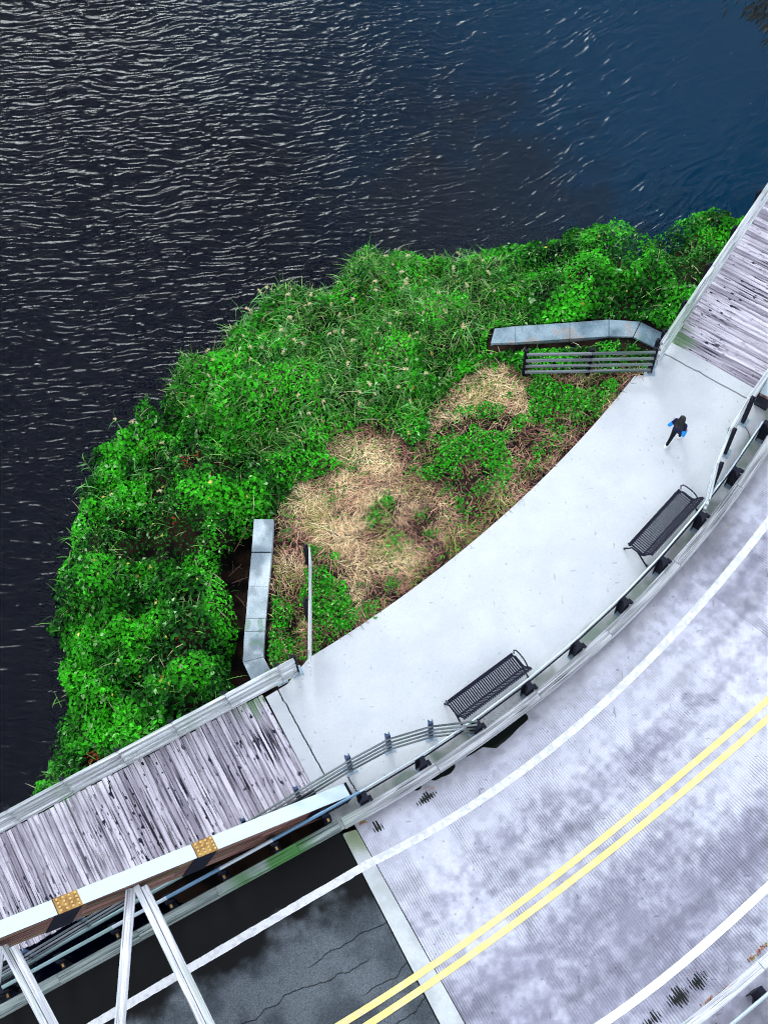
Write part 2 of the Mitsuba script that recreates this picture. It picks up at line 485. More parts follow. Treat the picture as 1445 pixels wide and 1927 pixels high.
def grid(xs, ys, zf):
    X, Y = np.meshgrid(xs, ys)
    Z = zf(X, Y)
    v = np.stack([X, Y, Z], -1).reshape(-1, 3)
    nx = len(xs)
    i, j = np.meshgrid(np.arange(len(ys) - 1), np.arange(nx - 1), indexing='ij')
    a = i * nx + j
    f = np.stack([a, a + 1, a + nx + 1, a + nx], -1).reshape(-1, 4)
    return v, f


xs = np.arange(-13.5, 16.0, 0.05)
ys = np.arange(9.0, 39.0, 0.026)
x0, x1, y0, y1 = xs[0], xs[-1], ys[0], ys[-1]


def wz_fade(X, Y):
    e = np.minimum.reduce([X - x0, x1 - X, Y - y0, y1 - Y])
    return WZ + wave_height(X, Y) * np.clip(e / 0.4, 0, 1)


wv, wf = grid(xs, ys, wz_fade)
# under the bank nothing of the water shows: leave those cells out
cx_, cy_ = wv[wf[:, 0], 0], wv[wf[:, 0], 1]
hid = (cy_ < 20.5) & (cx_ > -4.0)
wf = wf[~hid]
hx, hy = xs[xs > -4.0][0], ys[ys < 20.5][-1] + 0.026
used = np.unique(wf)
mp = np.zeros(len(wv), int)
mp[used] = np.arange(len(used))
wv, wf = wv[used], mp[wf]
scene_water = trimesh.Trimesh(wv, np.vstack([wf[:, [0, 1, 2]], wf[:, [0, 2, 3]]]), process=False)
B = 300.0
ring_v = np.array([[x0, y0, WZ], [x1, y0, WZ], [x1, y1, WZ], [x0, y1, WZ], [-B, -B, WZ], [B, -B, WZ], [B, B, WZ], [-B, B, WZ], [hx - .3, y0, WZ - .05], [x1, y0, WZ - .05], [x1, hy + .3, WZ - .05], [hx - .3, hy + .3, WZ - .05]])
ring_f = np.array([[4, 5, 1], [4, 1, 0], [5, 6, 2], [5, 2, 1], [6, 7, 3], [6, 3, 2], [7, 4, 0], [7, 0, 3], [8, 9, 10], [8, 10, 11]])
allv = np.vstack([wv, ring_v])
allf = np.vstack([scene_water.faces, ring_f + len(wv)])
labels['water'] = {'label': 'dark rippled river water', 'kind': 'structure'}
put('water', (allv, allf), 'mat_water', smooth=True)

# ------------------------------------------------------------------ pavements and road
RZ = -0.10                                        # the road lies a curb's height below the walk


def arc(rad, a0, a1, n=60, z=0.0):
    a = np.linspace(a0, a1, n)
    return np.stack([RC[0] + rad * np.cos(a), RC[1] + rad * np.sin(a), a * 0 + z], 1)


def ang_of(p):
    return math.atan2(p[1] - RC[1], p[0] - RC[0])


A_STRIP = ang_of(at(671.6, 1561, RZ))
A_END = ang_of(at(1560, 640, 0))
R_TIMBER = 31.47

walk_edge = [(581, 1239), (640, 1200), (690, 1167), (725, 1142), (790, 1097), (840, 1061), (882, 1030), (950, 968), (1000, 917), (1045, 868), (1100, 814), (1150, 764), (1196, 708)]
ec, er = np.array([-17.83, 41.55]), 33.7         # the path's planted edge is an arc of its own
ea = [math.atan2(*(at(*p)[:2] - ec)[::-1]) for p in (walk_edge[0], walk_edge[-1])]
edge_w = [np.array([ec[0] + er * math.cos(t), ec[1] + er * math.sin(t), 0.0]) for t in np.linspace(ea[0], ea[1], 40)]
left_border = [at(500, 1312), at(583, 1471), at(628, 1557)]
right_border = [at(1262, 641), at(1417, 729), at(1520, 786)]
tim_in = arc(R_TIMBER - 0.02, ang_of(at(628, 1557)), ang_of(at(1520, 760)), 60)
walk_poly = Polygon([q[:2] for q in [left_border[0]] + [at(540, 1288)] + edge_w + [at(1222, 705), at(1240, 676)] + right_border] + [q[:2] for q in tim_in[::-1]] + [left_border[1][:2]]).buffer(0)
if walk_poly.geom_type != 'Polygon':
    walk_poly = max(walk_poly.geoms, key=lambda g: g.area)
# expansion joints cut across the slab
j0, j1 = at(524, 1300), at(609, 1456)
j2, j3 = at(1249, 664), at(1406, 750)


def joint_line(a, b, w, wig=0.008, n=24, seed=1):
    r = np.random.default_rng(seed)
    t = np.linspace(0, 1, n)[:, None]
    c = a[:2] * (1 - t) + b[:2] * t
    d = unit(b[:2] - a[:2])
    nn = np.array([-d[1], d[0]])
    o = r.normal(0, wig, n)[:, None] * nn
    return Polygon(np.vstack([c + o + nn * w / 2, (c + o - nn * w / 2)[::-1]]))


cut = shapely.union_all([joint_line(j0 + (j0 - j1) * .02, j1 + (j1 - j0) * 0.02, 0.035, seed=2), joint_line(j2 + (j2 - j3) * .02, j3 + (j3 - j2) * .12, 0.045, seed=3), joint_line(at(654, 1462), at(676, 1498), 0.035, seed=4)])
wk = thing('walkway', 'pale concrete footpath curving past the planted bank', kind='structure')
top = walk_poly.difference(cut)
pieces = list(getattr(top, 'geoms', [top]))
for g in pieces:
    part(wk, 'slab', slab(g, -0.20, 0.0), 'mat_walk')
part(wk, 'base', slab(walk_poly, -3.0, -0.203), 'mat_joint')

# road slab (concrete) on its curve
rd = thing('road', 'grooved concrete road curving beside the footpath', kind='structure')
road_poly = Polygon(np.vstack([arc(R_TIMBER, A_STRIP, A_END, 70)[:, :2], arc(41.6, A_STRIP, A_END, 70)[::-1, :2]]))
strip_a, strip_b = at(644, 1570, RZ), at(828, 1927, RZ)
strip_c, strip_d = at(672, 1561, RZ), at(876, 1927, RZ)
ext = lambda a, b, k: a + (b - a) * k
road_poly = Polygon([strip_c[:2] + unit(strip_c[:2] - strip_d[:2]) * .45] + [p[:2] for p in arc(R_TIMBER, A_STRIP + 0.004, A_END, 70)] + [p[:2] for p in arc(41.6, A_STRIP + .0, A_END, 70)[::-1]] + [ext(strip_c, strip_d, 1.6)[:2]]).buffer(0)
if road_poly.geom_type != 'Polygon':
    road_poly = max(road_poly.geoms, key=lambda g: g.area)
part(rd, 'deck', slab(road_poly, -3.0, RZ), 'mat_road')
rndp = lambda a, b, k: (a * (1 - k) + b * k)
strip_poly = Polygon([strip_a[:2], rndp(strip_c, strip_a, .06)[:2], ext(strip_c, strip_d, 1.6)[:2] - (strip_c - strip_a)[:2] * 0.06, ext(strip_a, strip_b, 1.6)[:2]]).buffer(-0.05).buffer(0.05)
part(rd, 'header', slab(strip_poly, -3.0, RZ + 0.004), 'mat_header', label='pale concrete header strip between asphalt and grooved concrete')
part(rd, 'joint', slab(Polygon([strip_a[:2], strip_c[:2], ext(strip_c, strip_d, 1.6)[:2], ext(strip_a, strip_b, 1.6)[:2]]).buffer(0.03), -3.05, RZ - 0.03), 'mat_joint')

# asphalt on the bridge
g0 = at(640, 1560, RZ)[:2]
asph = thing('bridge_road', 'dark asphalt roadway on the timber bridge', kind='structure')
sd = unit(ext(strip_a, strip_b, 1.6)[:2] - strip_a[:2])
sa = strip_a[:2] + BRD * 0.035
asph_poly = Polygon([sa - sd * 0.35, sa + sd * 9.6, sa + sd * 9.6 + BRD * 22, sa - sd * 0.35 + BRD * 22])
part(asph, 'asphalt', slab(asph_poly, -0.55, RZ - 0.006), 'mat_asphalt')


def strip_line(pts, w, z, seed=0, rag=0.0006):
    """A painted line as a ribbon with a slightly uneven edge."""
    pts = np.asarray([p[:2] for p in pts])
    L = LineString(pts)
    n = max(8, int(L.length / 0.12))
    c = np.array([L.interpolate(t, True).coords[0] for t in np.linspace(0, 1, n)])
    t = np.gradient(c, axis=0)
    t /= np.linalg.norm(t, axis=1, keepdims=True)
    nn = np.stack([-t[:, 1], t[:, 0]], 1)
    r = np.random.default_rng(seed)
    a, b = c + nn * (w / 2 + r.normal(0, rag, n))[:, None], c - nn * (w / 2 + r.normal(0, rag, n))[:, None]
    v = np.hstack([np.vstack([a, b]), np.full((2 * n, 1), z)])
    i = np.arange(n - 1)
    f = np.stack([i, i + n, i + n + 1, i + 1], 1)
    return v, f


def spline(px, z, n=80):
    from scipy.interpolate import splprep, splev
    w = np.array([at(*p, z)[:2] for p in px])
    tck, _ = splprep(w.T, s=0.02, k=3)
    return np.stack(splev(np.linspace(0, 1, n), tck), 1)


w1 = spline([(690, 1628), (707, 1619), (804, 1563.7), (907.6, 1509), (1011, 1432), (1080.6, 1371), (1200, 1257), (1311, 1144), (1374, 1075), (1445, 986), (1540, 850)], RZ)
part(rd, 'edge_line', strip_line(w1, 0.205, RZ + 0.008, 1), 'mat_white', label='white edge line curving beside the barrier')
part(asph, 'edge_line', strip_line([at(690, 1628, RZ), at(180, 1927, RZ), ext(at(690, 1628, RZ), at(180, 1927, RZ), 1.5)], 0.205, RZ + 0.0085, 2, 0.004), 'mat_white', label='white edge line on the dark asphalt')
w2 = spline([(1040, 1985), (1149, 1918), (1290, 1808), (1373, 1735), (1445, 1671), (1560, 1560)], RZ)
part(rd, 'edge_line', strip_line(w2, 0.205, RZ + 0.008, 3), 'mat_white', label='white edge line at the lower right')
yl = spline([(560, 1975), (648, 1922), (790, 1840), (860, 1789), (940, 1728), (1046, 1641), (1150, 1562), (1200, 1524), (1320, 1428), (1445, 1322), (1560, 1215)], RZ)
part(rd, 'centre_line', strip_line(yl, 0.165, RZ + 0.0125, 4), 'mat_yellow')
yl2 = spline([(620, 1975), (704, 1920), (800, 1861), (890, 1797), (1015, 1701), (1101, 1637), (1200, 1560), (1330, 1453), (1445, 1353), (1560, 1247)], RZ)
part(rd, 'centre_line', strip_line(yl2, 0.165, RZ + 0.0125, 5), 'mat_yellow')


# puddles in the gutter
def blob(pts, z, seed, rough=0.05):
    r = np.random.default_rng(seed)
    w = [at(*p, z)[:2] for p in pts]
    g = Polygon(w).buffer(-0.05).buffer(0.16).buffer(-0.10)
    L = g.exterior.length
    q = np.array([g.exterior.interpolate(t).coords[0] for t in np.arange(0, L, 0.06)])
    nz = meshkit.fbm(np.hstack([q * 3.5, np.zeros((len(q), 1))]), 3, seed)
    c = np.array(g.centroid.coords[0])
    q = q + (q - c) / (np.linalg.norm(q - c, axis=1, keepdims=True) + 1e-9) * ((nz - .5) * 2 * rough)[:, None]
    return slab(Polygon(q).buffer(0), z + 0.003, z + 0.006)


for i, (pts, lab) in enumerate([
    ([(868, 1424), (872, 1402), (930, 1372), (985, 1340), (992, 1348), (945, 1392), (932, 1403), (905, 1402), (885, 1415)], 'long dark puddle under the timber barrier'),
    ([(795, 1458), (800, 1440), (848, 1423), (852, 1440), (845, 1452), (812, 1466)], 'dark puddle beside the barrier left of the longest one'),
    ([(770, 1484), (776, 1476), (795, 1466), (785, 1482)], 'smallest dark puddle under the barrier'),
]):
    pts = [(a_ + 3, b_ + 4) for a_, b_ in pts]
    k = thing('puddle', lab, kind='structure')
    put(k, blob(pts, RZ, 10 + i), 'mat_puddle')


def groove_puddle(c, w, h, seed, lab):
    """Water standing in the road's grooves: fingers across the lane of uneven length."""
    r = np.random.default_rng(seed)
    p = at(*c, RZ)[:2]
    rad, a = np.linalg.norm(p - RC), ang_of(p)
    polys = []
    nfin = int(w / 0.066)
    for i in range(nfin):
        t = (i + 0.5) / nfin * 2 - 1
        lo, hi = h * (0.3 + 0.7 * r.random()) * (1 - t * t) ** 0.6, h * (0.3 + 0.7 * r.random()) * (1 - t * t) ** 0.6
        aa = a + t * w / 2 / rad
        e = np.array([math.cos(aa), math.sin(aa)])
        tt = np.array([-e[1], e[0]])
        core = abs(t) < 0.45 and r.random() < 0.9
        ww = 0.036 if core else 0.016
        q0, q1 = RC + e * (rad - lo), RC + e * (rad + hi * 0.8)
        polys.append(Polygon([q0 - tt * ww * .4, q0 + tt * ww * .4, RC + e * rad + tt * ww, q1 + tt * ww * .3, q1 - tt * ww * .3, RC + e * rad - tt * ww]))
    g = shapely.union_all(polys)
    m = trimesh.util.concatenate([slab(q, RZ + 0.003, RZ + 0.006) for q in getattr(g, 'geoms', [g])])
    k = thing('puddle', lab, kind='structure')
    put(k, m, 'mat_puddle')


groove_puddle((803, 1503), 0.62, 0.19, 1, 'dark fingered puddle in the road grooves between barrier and white line')
groove_puddle((712, 1560), 0.30, 0.26, 2, 'thin fingered puddle beside the expansion joint')
groove_puddle((1314, 1848), 0.55, 0.34, 3, 'dark round fingered puddle near the lower right barrier')
groove_puddle((1277, 1880), 0.60, 0.30, 4, 'streaky puddle in the grooves left of the round one')
groove_puddle((1228, 1922), 0.50, 0.26, 5, 'streaky puddle at the bottom edge of the road')

# ------------------------------------------------------------------ plank boardwalks


def boardwalk(label, a_out, a_in, dirv_out, dirv_in, count, seed, pitch_out):
    """Planks laid across the walk, starting at the border a_out - a_in and repeated along it."""
    bw = thing('boardwalk', label, kind='structure')
    r = np.random.default_rng(seed)
    for i in range(count):
        t0, t1 = i * pitch_out + r.uniform(0.003, 0.010), (i + 1) * pitch_out - r.uniform(0.003, 0.010)
        c = (t0 + t1) / 2
        p0 = a_out + dirv_out * c
        p1 = a_in + dirv_in * c
        e = unit(p1 - p0)
        p0, p1 = p0 - e * r.uniform(0.0, 0.05), p1 + e * r.uniform(0.0, 0.05)
        dz = r.normal(0, 0.005, 2)
        wob = r.normal(0, 0.003)
        p0, p1 = p0 + [0, 0, -0.03 + dz[0]], p1 + [0, 0, -0.03 + dz[1]]
        mid = (p0 + p1) / 2 + unit(np.cross(e, [0, 0, 1])) * wob
        m = M().sweep([p0, mid, p1], rect(t1 - t0, 0.06, 0.009), u0=50.0 * (i + 1 + 60 * seed))
        part(bw, 'plank', m, 'mat_plank')
    # stringers below
    for k in (0.12, 0.5, 0.88):
        s0 = a_out * (1 - k) + a_in * k + [0, 0, -0.22]
        d = dirv_out * (1 - k) + dirv_in * k
        part(bw, 'stringer', M().beam(s0 + d * 0.02, s0 + d * count * pitch_out, 0.15, 0.3), 'mat_rail_dark')
    return bw


bo, bi = at(494, 1308), at(588, 1481)
d_out = unit(at(0, 1578) - at(494, 1308))
d_in = unit(at(0, 1800) - at(600, 1476))
d_b = unit(d_out * 0.5 + d_in * 0.5)
cr = unit(bi - bo)
boardwalk('weathered plank footway on the lower left bridge', bo + cr * 0.0, bi + cr * 0.05, d_b, d_b, 60, 1, 0.146)
ro, ri = at(1264, 646), at(1417, 729)
d_r = unit(at(1425, 402) - at(1268, 640))
crr = unit(ri - ro)
boardwalk('weathered plank footway on the upper right bridge', ro + d_r * 0.02, ri + d_r * 0.02 + crr * 0.35, d_r, d_r, 46, 2, 0.146)


# ------------------------------------------------------------------ railings
def rail_fence(label, cat, bases, h=1.37, rails=(0.30, 0.62, 0.94, 1.27), tops=None, side=1, post_idx=None, mat_r='mat_rail', w=0.055, rh=0.13, plates=(), post_mat='mat_steel', group=None, plate_mat='mat_plate', post_side_off=0.10, post_h=None):
    """Four rails on steel posts. bases: world points along the foot; tops: optional offsets that lean the fence."""
    k = thing('railing', label, cat, group)
    b = [np.asarray(p, float) for p in bases]
    lean = np.zeros(3) if tops is None else np.asarray(tops, float)
    upv = unit(np.array([0, 0, 1.0]) + lean)
    for j, z in enumerate(rails):
        for i in range(len(b) - 1):
            p0, p1 = b[i] + upv * z, b[i + 1] + upv * z
            e = unit(p1 - p0)
            gap = 0.004
            m = M().beam(p0 + e * gap, p1 - e * gap, w, rh, upv, u0=13.7 * (j + 1) + 31.3 * i, c=0.008)
            part(k, 'rail', m, mat_r)
    idx = range(len(b)) if post_idx is None else post_idx
    for i in idx:
        e = unit((b[min(i + 1, len(b) - 1)] - b[max(i - 1, 0)]) * [1, 1, 0])
        s = np.array([e[1], -e[0], 0]) * side
        o = b[i] + s * post_side_off
        ph = post_h or h
        m = M().sweep([o + [0, 0, -0.02], o + upv * ph], ibeam(0.11, 0.12, 0.014), up=e)
        part(k, 'post', m, post_mat)
        if i in plates:
            pl = M()
            pl.beam(o - e * 0.15 + [0, 0, 0.012], o + e * 0.15 + [0, 0, 0.012], 0.26, 0.022)
            for ss in (-1, 1):
                for tt in (-1, 1):
                    c0 = o + e * 0.11 * ss + unit(np.cross(e, [0, 0, 1])) * 0.095 * tt
                    pl.sweep([c0 + [0, 0, 0.02], c0 + [0, 0, 0.05]], circ(0.016, 6), up=e)
            part(k, 'base_plate', pl, plate_mat)
    return k


# along the outer (water) side of the lower left boardwalk
def line_pts(a, b, ts):
    return [a * (1 - t) + b * t for t in ts]


lf0, lf1 = at(562, 1271), at(-40, 1593)
L = np.linalg.norm(lf1 - lf0)
ts = [0.0] + list(np.arange(0.45, L, 1.46) / L) + [1.0]
rail_fence('weathered four-rail railing along the lower left boardwalk above the vines', 'railing', line_pts(lf0, lf1, ts), side=1, post_idx=range(0, len(ts)), plates=(0, 1), w=0.09, rh=0.15)
# left wing railing
wl0, wl1 = at(586, 1278, 0.0), at(587, 1062, -0.25)
ptop = np.array([at(578, 1238, 1.30), at(584, 1022, 1.05)])
lean = (ptop[0] - wl0 - [0, 0, 1.30]) * 0.5 + (ptop[1] - wl1 - [0, 0, 1.30]) * 0.5
rail_fence('grey wooden railing running down the bank beside the left wing wall', 'railing', line_pts(wl0, wl1, [0, 0.1, 0.52, 0.985]), tops=[lean[0] / 1.3, 0, 0], side=-1, post_idx=(2, 3), rails=(0.34, 0.66, 0.98, 1.30), w=0.032, rh=0.10)
# right wing railing
rail_fence('dark four-rail railing running left from the right wing wall', 'railing', [at(1222, 706), at(1106, 708, -0.05), at(986, 710, -0.1)], side=1, post_idx=(0, 1, 2), plates=(0,), mat_r='mat_rail_dark', post_mat='mat_steel', rh=0.09)
# outer side of the upper right boardwalk
rf0, rf1 = at(1232, 690), at(1470, 336)
L2 = np.linalg.norm(rf1 - rf0)
ts = [0.0, 0.36 / L2] + list(np.arange(1.45, L2, 1.46) / L2) + [1.0]
rail_fence('pale four-rail railing along the upper right boardwalk beside the water', 'railing', line_pts(rf0, rf1, ts), side=-1, plates=(0, 1), w=0.09, rh=0.14)

# inner railing swinging from the barrier to the lower left bridge
ib = [at(896, 1383), at(812, 1393), at(735, 1416), at(663, 1455)]
far = at(62, 1818)
d = unit(far - ib[-1])
n_more = 7
ib += [ib[-1] + d * 1.45 * (i + 1) for i in range(n_more)]
rail_fence('dark four-rail railing between lower left boardwalk and timber arch', 'railing', ib, side=1, post_idx=range(1, len(ib)), plates=(1, 2, 3), mat_r='mat_rail_dark', w=0.04, rh=0.065, post_mat='mat_post_blue')
# inner railing from the barrier to the upper right bridge
ub = [at(1318, 978), at(1334, 912), at(1358, 849), at(1392, 790)]
d = unit(at(1445, 716) - ub[-1])
ub += [ub[-1] + d * 1.45 * (i + 1) for i in range(3)]
rail_fence('pale four-rail railing between upper right boardwalk and barrier', 'railing', ub, side=1, post_idx=range(1, len(ub)), plates=(1, 2, 3), w=0.075)

# ------------------------------------------------------------------ timber barrier along the curve
gr = thing('guard_rail', 'heavy weathered timber guard rail curving between footpath and road', 'guard rail')
A0 = ang_of(at(645, 1550, 0.6))
joints = [A0, ang_of(at(818, 1440, .6)), ang_of(at(1007, 1304, 0.6)), ang_of(at(1140, 1190, .6)), ang_of(at(1262, 1056, 0.6)), ang_of(at(1390, 920, 0.6)), ang_of(at(1500, 760, .6))]
for i in range(len(joints) - 1):
    e = 0.006 / 31
    pts = arc(R_TIMBER + 0.0, joints[i] + e, joints[i + 1] - e, 14, 0.60)
    r = np.random.default_rng(i)
    part(gr, 'beam', M().sweep(pts, rect(0.25, 0.33, 0.022), u0=17.3 * (i + 1)), 'mat_timber')
pp = []
for (px, py) in [(681, 1499), (792, 1435), (893, 1363), (991, 1292), (1083, 1216), (1169, 1132), (1243, 1057), (1318, 974), (1386, 892), (1447, 806)]:
    w = at(px, py, 0.75)
    a = ang_of(w)
    e = np.array([math.cos(a), math.sin(a), 0])
    t = np.array([-e[1], e[0], 0])
    rp = 31.19
    o = np.array([RC[0] + rp * e[0], RC[1] + rp * e[1], 0])
    part(gr, 'post', M().sweep([o + [0, 0, -0.02], o + [0, 0, 0.88]], ibeam(0.24, 0.22, 0.02), up=e), 'mat_steel')
    pp.append(o + [0, 0, 0.90] - e * 0.13)
    bk = M()
    bk.beam(o + e * 0.10 + [0, 0, 0.60], o + e * 0.17 + [0, 0, 0.60], 0.16, 0.22)
    bk.beam(o + e * 0.02 + t * 0.16 + [0, 0, 0.74], o + e * 0.17 + t * 0.16 + [0, 0, 0.74], 0.07, 0.10)
    part(gr, 'bracket', bk, 'mat_steel')
    pl = M().beam(o - e * 0.13 + [0, 0, 0.012], o + e * 0.13 + [0, 0, 0.012], 0.30, 0.02)
    part(gr, 'base_plate', pl, 'mat_plate')
# pipe rail on the posts
for i in range(len(pp) - 1):
    mid = (pp[i] + pp[i + 1]) / 2
    mt = 'mat_pipe' if i in (0, 1, 4, 5, 6, 7, 8) else 'mat_rail_dark'
    part(gr, 'pipe_rail', M().sweep([pp[i], pp[i + 1]], circ(0.024, 8)), 'mat_pipe')
    part(gr, 'lower_pipe', M().sweep([pp[i] - [0, 0, 0.34], pp[i + 1] - [0, 0, 0.34]], circ(0.022, 6)), 'mat_steel')

# barrier on the lower left bridge
gb = thing('guard_rail', 'moss-stained straight timber guard rail on the lower left bridge', 'guard rail')
b0, b1 = at(640, 1553, 0.6), at(-60, 1938, 0.6)
db = unit(b1 - b0)
Lb = np.linalg.norm(b1 - b0)
cuts = [0.02, 1.15, 3.3, 5.35, 7.4, Lb]
for i in range(len(cuts) - 1):
    part(gb, 'beam', M().beam(b0 + db * (cuts[i] + .004), b0 + db * (cuts[i + 1] - .004), 0.23, 0.33, u0=11.1 * (i + 1), c=0.02), 'mat_moss_timber')
nb = np.array([db[1], -db[0], 0])
if nb[1] < 0:
    nb = -nb
pb = []
for t in (0.2, 1.6, 3.0, 4.4, 5.8, 7.2, 8.6):
    o = b0 + db * t + nb * 0.40
    o[2] = 0
    part(gb, 'post', M().sweep([o + [0, 0, -0.4], o + [0, 0, 0.86]], ibeam(0.2, 0.2, 0.02), up=nb), 'mat_steel')
    part(gb, 'bracket', M().beam(o - nb * 0.10 + [0, 0, 0.62], o - nb * 0.29 + [0, 0, 0.62], 0.10, 0.16), 'mat_steel')
    part(gb, 'bracket_bolt', M().beam(o - nb * 0.14 + [0, 0, 0.70], o - nb * 0.22 + [0, 0, 0.70], 0.05, 0.03), 'mat_rust')
    pb.append(o + [0, 0, 0.92])
for i in range(len(pb) - 1):
    part(gb, 'pipe_rail', M().sweep([pb[i], pb[i + 1]], circ(0.045, 8)), ('mat_pipe_blue', 'mat_pipe', 'mat_pipe_blue', 'mat_pipe', 'mat_pipe_green', 'mat_pipe_green')[i])
part(gb, 'pipe_rail', M().sweep([pp[0], pb[0]], circ(0.036, 8)), 'mat_pipe_blue')
tb0, tb1 = at(470, 1577, 0.35), at(-30, 1859, 0.35)
part(gb, 'conduit', M().sweep([tb0, tb1], circ(0.045, 8)), 'mat_pipe_green', label='pale pipe running below the arch')

# barrier at the lower right edge of the road
g2 = thing('guard_rail', 'pale timber guard rail in the lower right corner', 'guard rail')
R2 = float(np.linalg.norm(at(1382, 1862, 0.6)[:2] - RC))
q0, q1 = ang_of(at(1255, 1965, .6)), ang_of(at(1520, 1740, .6))
jj = [q0, ang_of(at(1432, 1822, .6)), q1]
for i in range(2):
    part(g2, 'beam', M().sweep(arc(R2, jj[i] + .0002, jj[i + 1] - .0002, 12, 0.6), rect(0.25, 0.33, 0.02), u0=23.0 * (i + 1)), 'mat_brace')
pq = []
for aa in np.linspace(ang_of(at(1330, 1925, 0.6)), ang_of(at(1500, 1790, 0.6)), 3):
    e = np.array([math.cos(aa), math.sin(aa), 0])
    o = np.array([RC[0] + (R2 + .42) * e[0], RC[1] + (R2 + .42) * e[1], RZ])
    part(g2, 'post', M().sweep([o, o + [0, 0, 0.95]], ibeam(0.24, 0.24, 0.02), up=e), 'mat_steel')
    pq.append(o + [0, 0, 1.02] + e * 0.1)
pq = [pq[0] + (pq[0] - pq[1])] + pq
for i in range(3):
    part(g2, 'pipe_rail', M().sweep([pq[i], pq[i + 1]], circ(0.045, 8)), 'mat_pipe')

# ------------------------------------------------------------------ timber arch of the bridge
ar = thing('timber_arch', 'big glued timber bridge arch with white metal capping and rusty splice plates', 'bridge arch')
P0, P1 = at(652, 1487, 0.45), at(-45, 1768, 4.9)
da = unit(P1 - P0)
La = np.linalg.norm(P1 - P0)
ups = unit(np.cross(np.cross(da, [0, 0, 1]), da))
HB = 1.1


def arch_pt(x_px):
    """The distance along the arch at which its top shows at this pixel column."""
    lo, hi = -1.0, La + 4
    for _ in range(50):
        m_ = (lo + hi) / 2
        if pj(P0 + da * m_)[0] > x_px:
            lo = m_
        else:
            hi = m_
    return lo


LX = La + 6.0
part(ar, 'beam', M().beam(P0 + da * 0.1 - ups * (HB / 2 + 0.01), P0 + da * LX - ups * (HB / 2 + 0.01), 0.30, HB, ups), 'mat_arch')
s1, s2 = (arch_pt(404), arch_pt(366)), (arch_pt(150), arch_pt(104))
segs = [(0.0, s1[0]), (s1[1] + 0.02, s2[0]), (s2[1] + 0.02, LX)]
for a, b in segs:
    part(ar, 'capping', M().beam(P0 + da * a + ups * 0.012, P0 + da * b + ups * 0.012, 0.345, 0.024, ups), 'mat_cap')
sv = unit(np.cross(da, ups))
for a, b in (s1, s2):
    c = P0 + da * (a + b) / 2
    pl = M().beam(P0 + da * (a + .006) + ups * 0.016, P0 + da * (b - .006) + ups * 0.016, 0.36, 0.03, ups)
    k = part(ar, 'splice_plate', pl, 'mat_rust', label='rusty bolted splice plate')
    for i in range(4):
        for j in range(4):
            q = P0 + da * (a + (b - a) * (i + 0.5) / 4) + sv * (j - 1.5) * 0.085 + ups * 0.03
            part(k, 'bolt', M().sweep([q, q + ups * 0.025, q + ups * 0.040], circ(0.027, 7), up=da, scale=[1, 1, 0.5]), 'mat_bolt')
    for s in (-1, 1):
        part(ar, 'side_plate', M().beam(P0 + da * a + sv * s * 0.166 - ups * (HB / 2), P0 + da * (b + .05) + sv * s * 0.166 - ups * (HB / 2), 0.02, HB, ups), 'mat_steel')
# steel shoe at the foot of the arch
sh = M()
for s in (-1, 1):
    sh.beam(P0 - da * 0.05 + sv * s * 0.18 - ups * 0.45, P0 + da * 1.1 + sv * s * 0.18 - ups * 0.45, 0.025, 0.7, ups)
sh.beam(P0 - da * 0.10 - ups * 0.4 + sv * -.2, P0 - da * 0.10 - ups * 0.4 + sv * .2, 0.05, 0.7, ups)
part(ar, 'shoe', sh, 'mat_steel')
for q in range(3):
    c0 = P0 + da * (0.15 + 0.3 * q) - ups * 0.3 + sv * 0.20
    c1 = P0 + da * (0.15 + 0.3 * q) - ups * 0.3 - sv * 0.20
    part(ar, 'shoe_bolt', M().sweep([c0, c1], circ(0.03, 6), up=da), 'mat_pipe_blue')
# the second arch on the far side of the road (outside the picture) carries the other ends of the braces
OFF = np.array([*(BRN * 9.3), 0.0])
part(ar, 'far_beam', M().beam(P0 + OFF + da * 0.1 - ups * HB / 2, P0 + OFF + da * LX - ups * HB / 2, 0.30, HB, ups), 'mat_arch')
part(ar, 'far_capping', M().beam(P0 + OFF + ups * 0.012, P0 + OFF + da * LX + ups * 0.012, 0.345, 0.024, ups), 'mat_cap')


def brace(start_px, end_px, w, h, seed, split):
    s = arch_pt(start_px[0])
    p0 = P0 + da * s - ups * 0.42
    p0 = at(start_px[0], start_px[1], p0[2])
    best = None
    for t in np.linspace(-8, LX + 8, 1200):
        q = P0 + OFF + da * t - ups * 0.42
        a, b = np.array(pj(p0)), np.array(pj(q))
        if b[1] <= a[1] + 5:
            continue
        xx = a[0] + (b[0] - a[0]) * (end_px[1] - a[1]) / (b[1] - a[1])
        if best is None or abs(xx - end_px[0]) < best[0]:
            best = (abs(xx - end_px[0]), q)
    q = best[1]
    e = unit(q - p0)
    m = M()
    s_ = unit(np.cross(e, [0, 0, 1]))
    if split:
        m.beam(p0 + s_ * w * 0.26, q + s_ * w * 0.26, w * 0.46, h, u0=seed * 9.0, c=0.01)
        m.beam(p0 + e * 0.12 - s_ * w * 0.26, q - s_ * w * 0.26, w * 0.46, h, u0=seed * 9.0 + 4, c=0.01)
    else:
        m.beam(p0, q, w, h, u0=seed * 9.0, c=0.012)
    part(ar, 'brace', m, 'mat_brace')


brace((246, 1676), (226, 1927), 0.19, 0.24, 1, False)
brace((262, 1664), (388, 1927), 0.30, 0.24, 2, True)
brace((14, 1778), (92, 1927), 0.30, 0.24, 3, True)
brace((-2, 1785), (-22, 1927), 0.19, 0.24, 4, False)

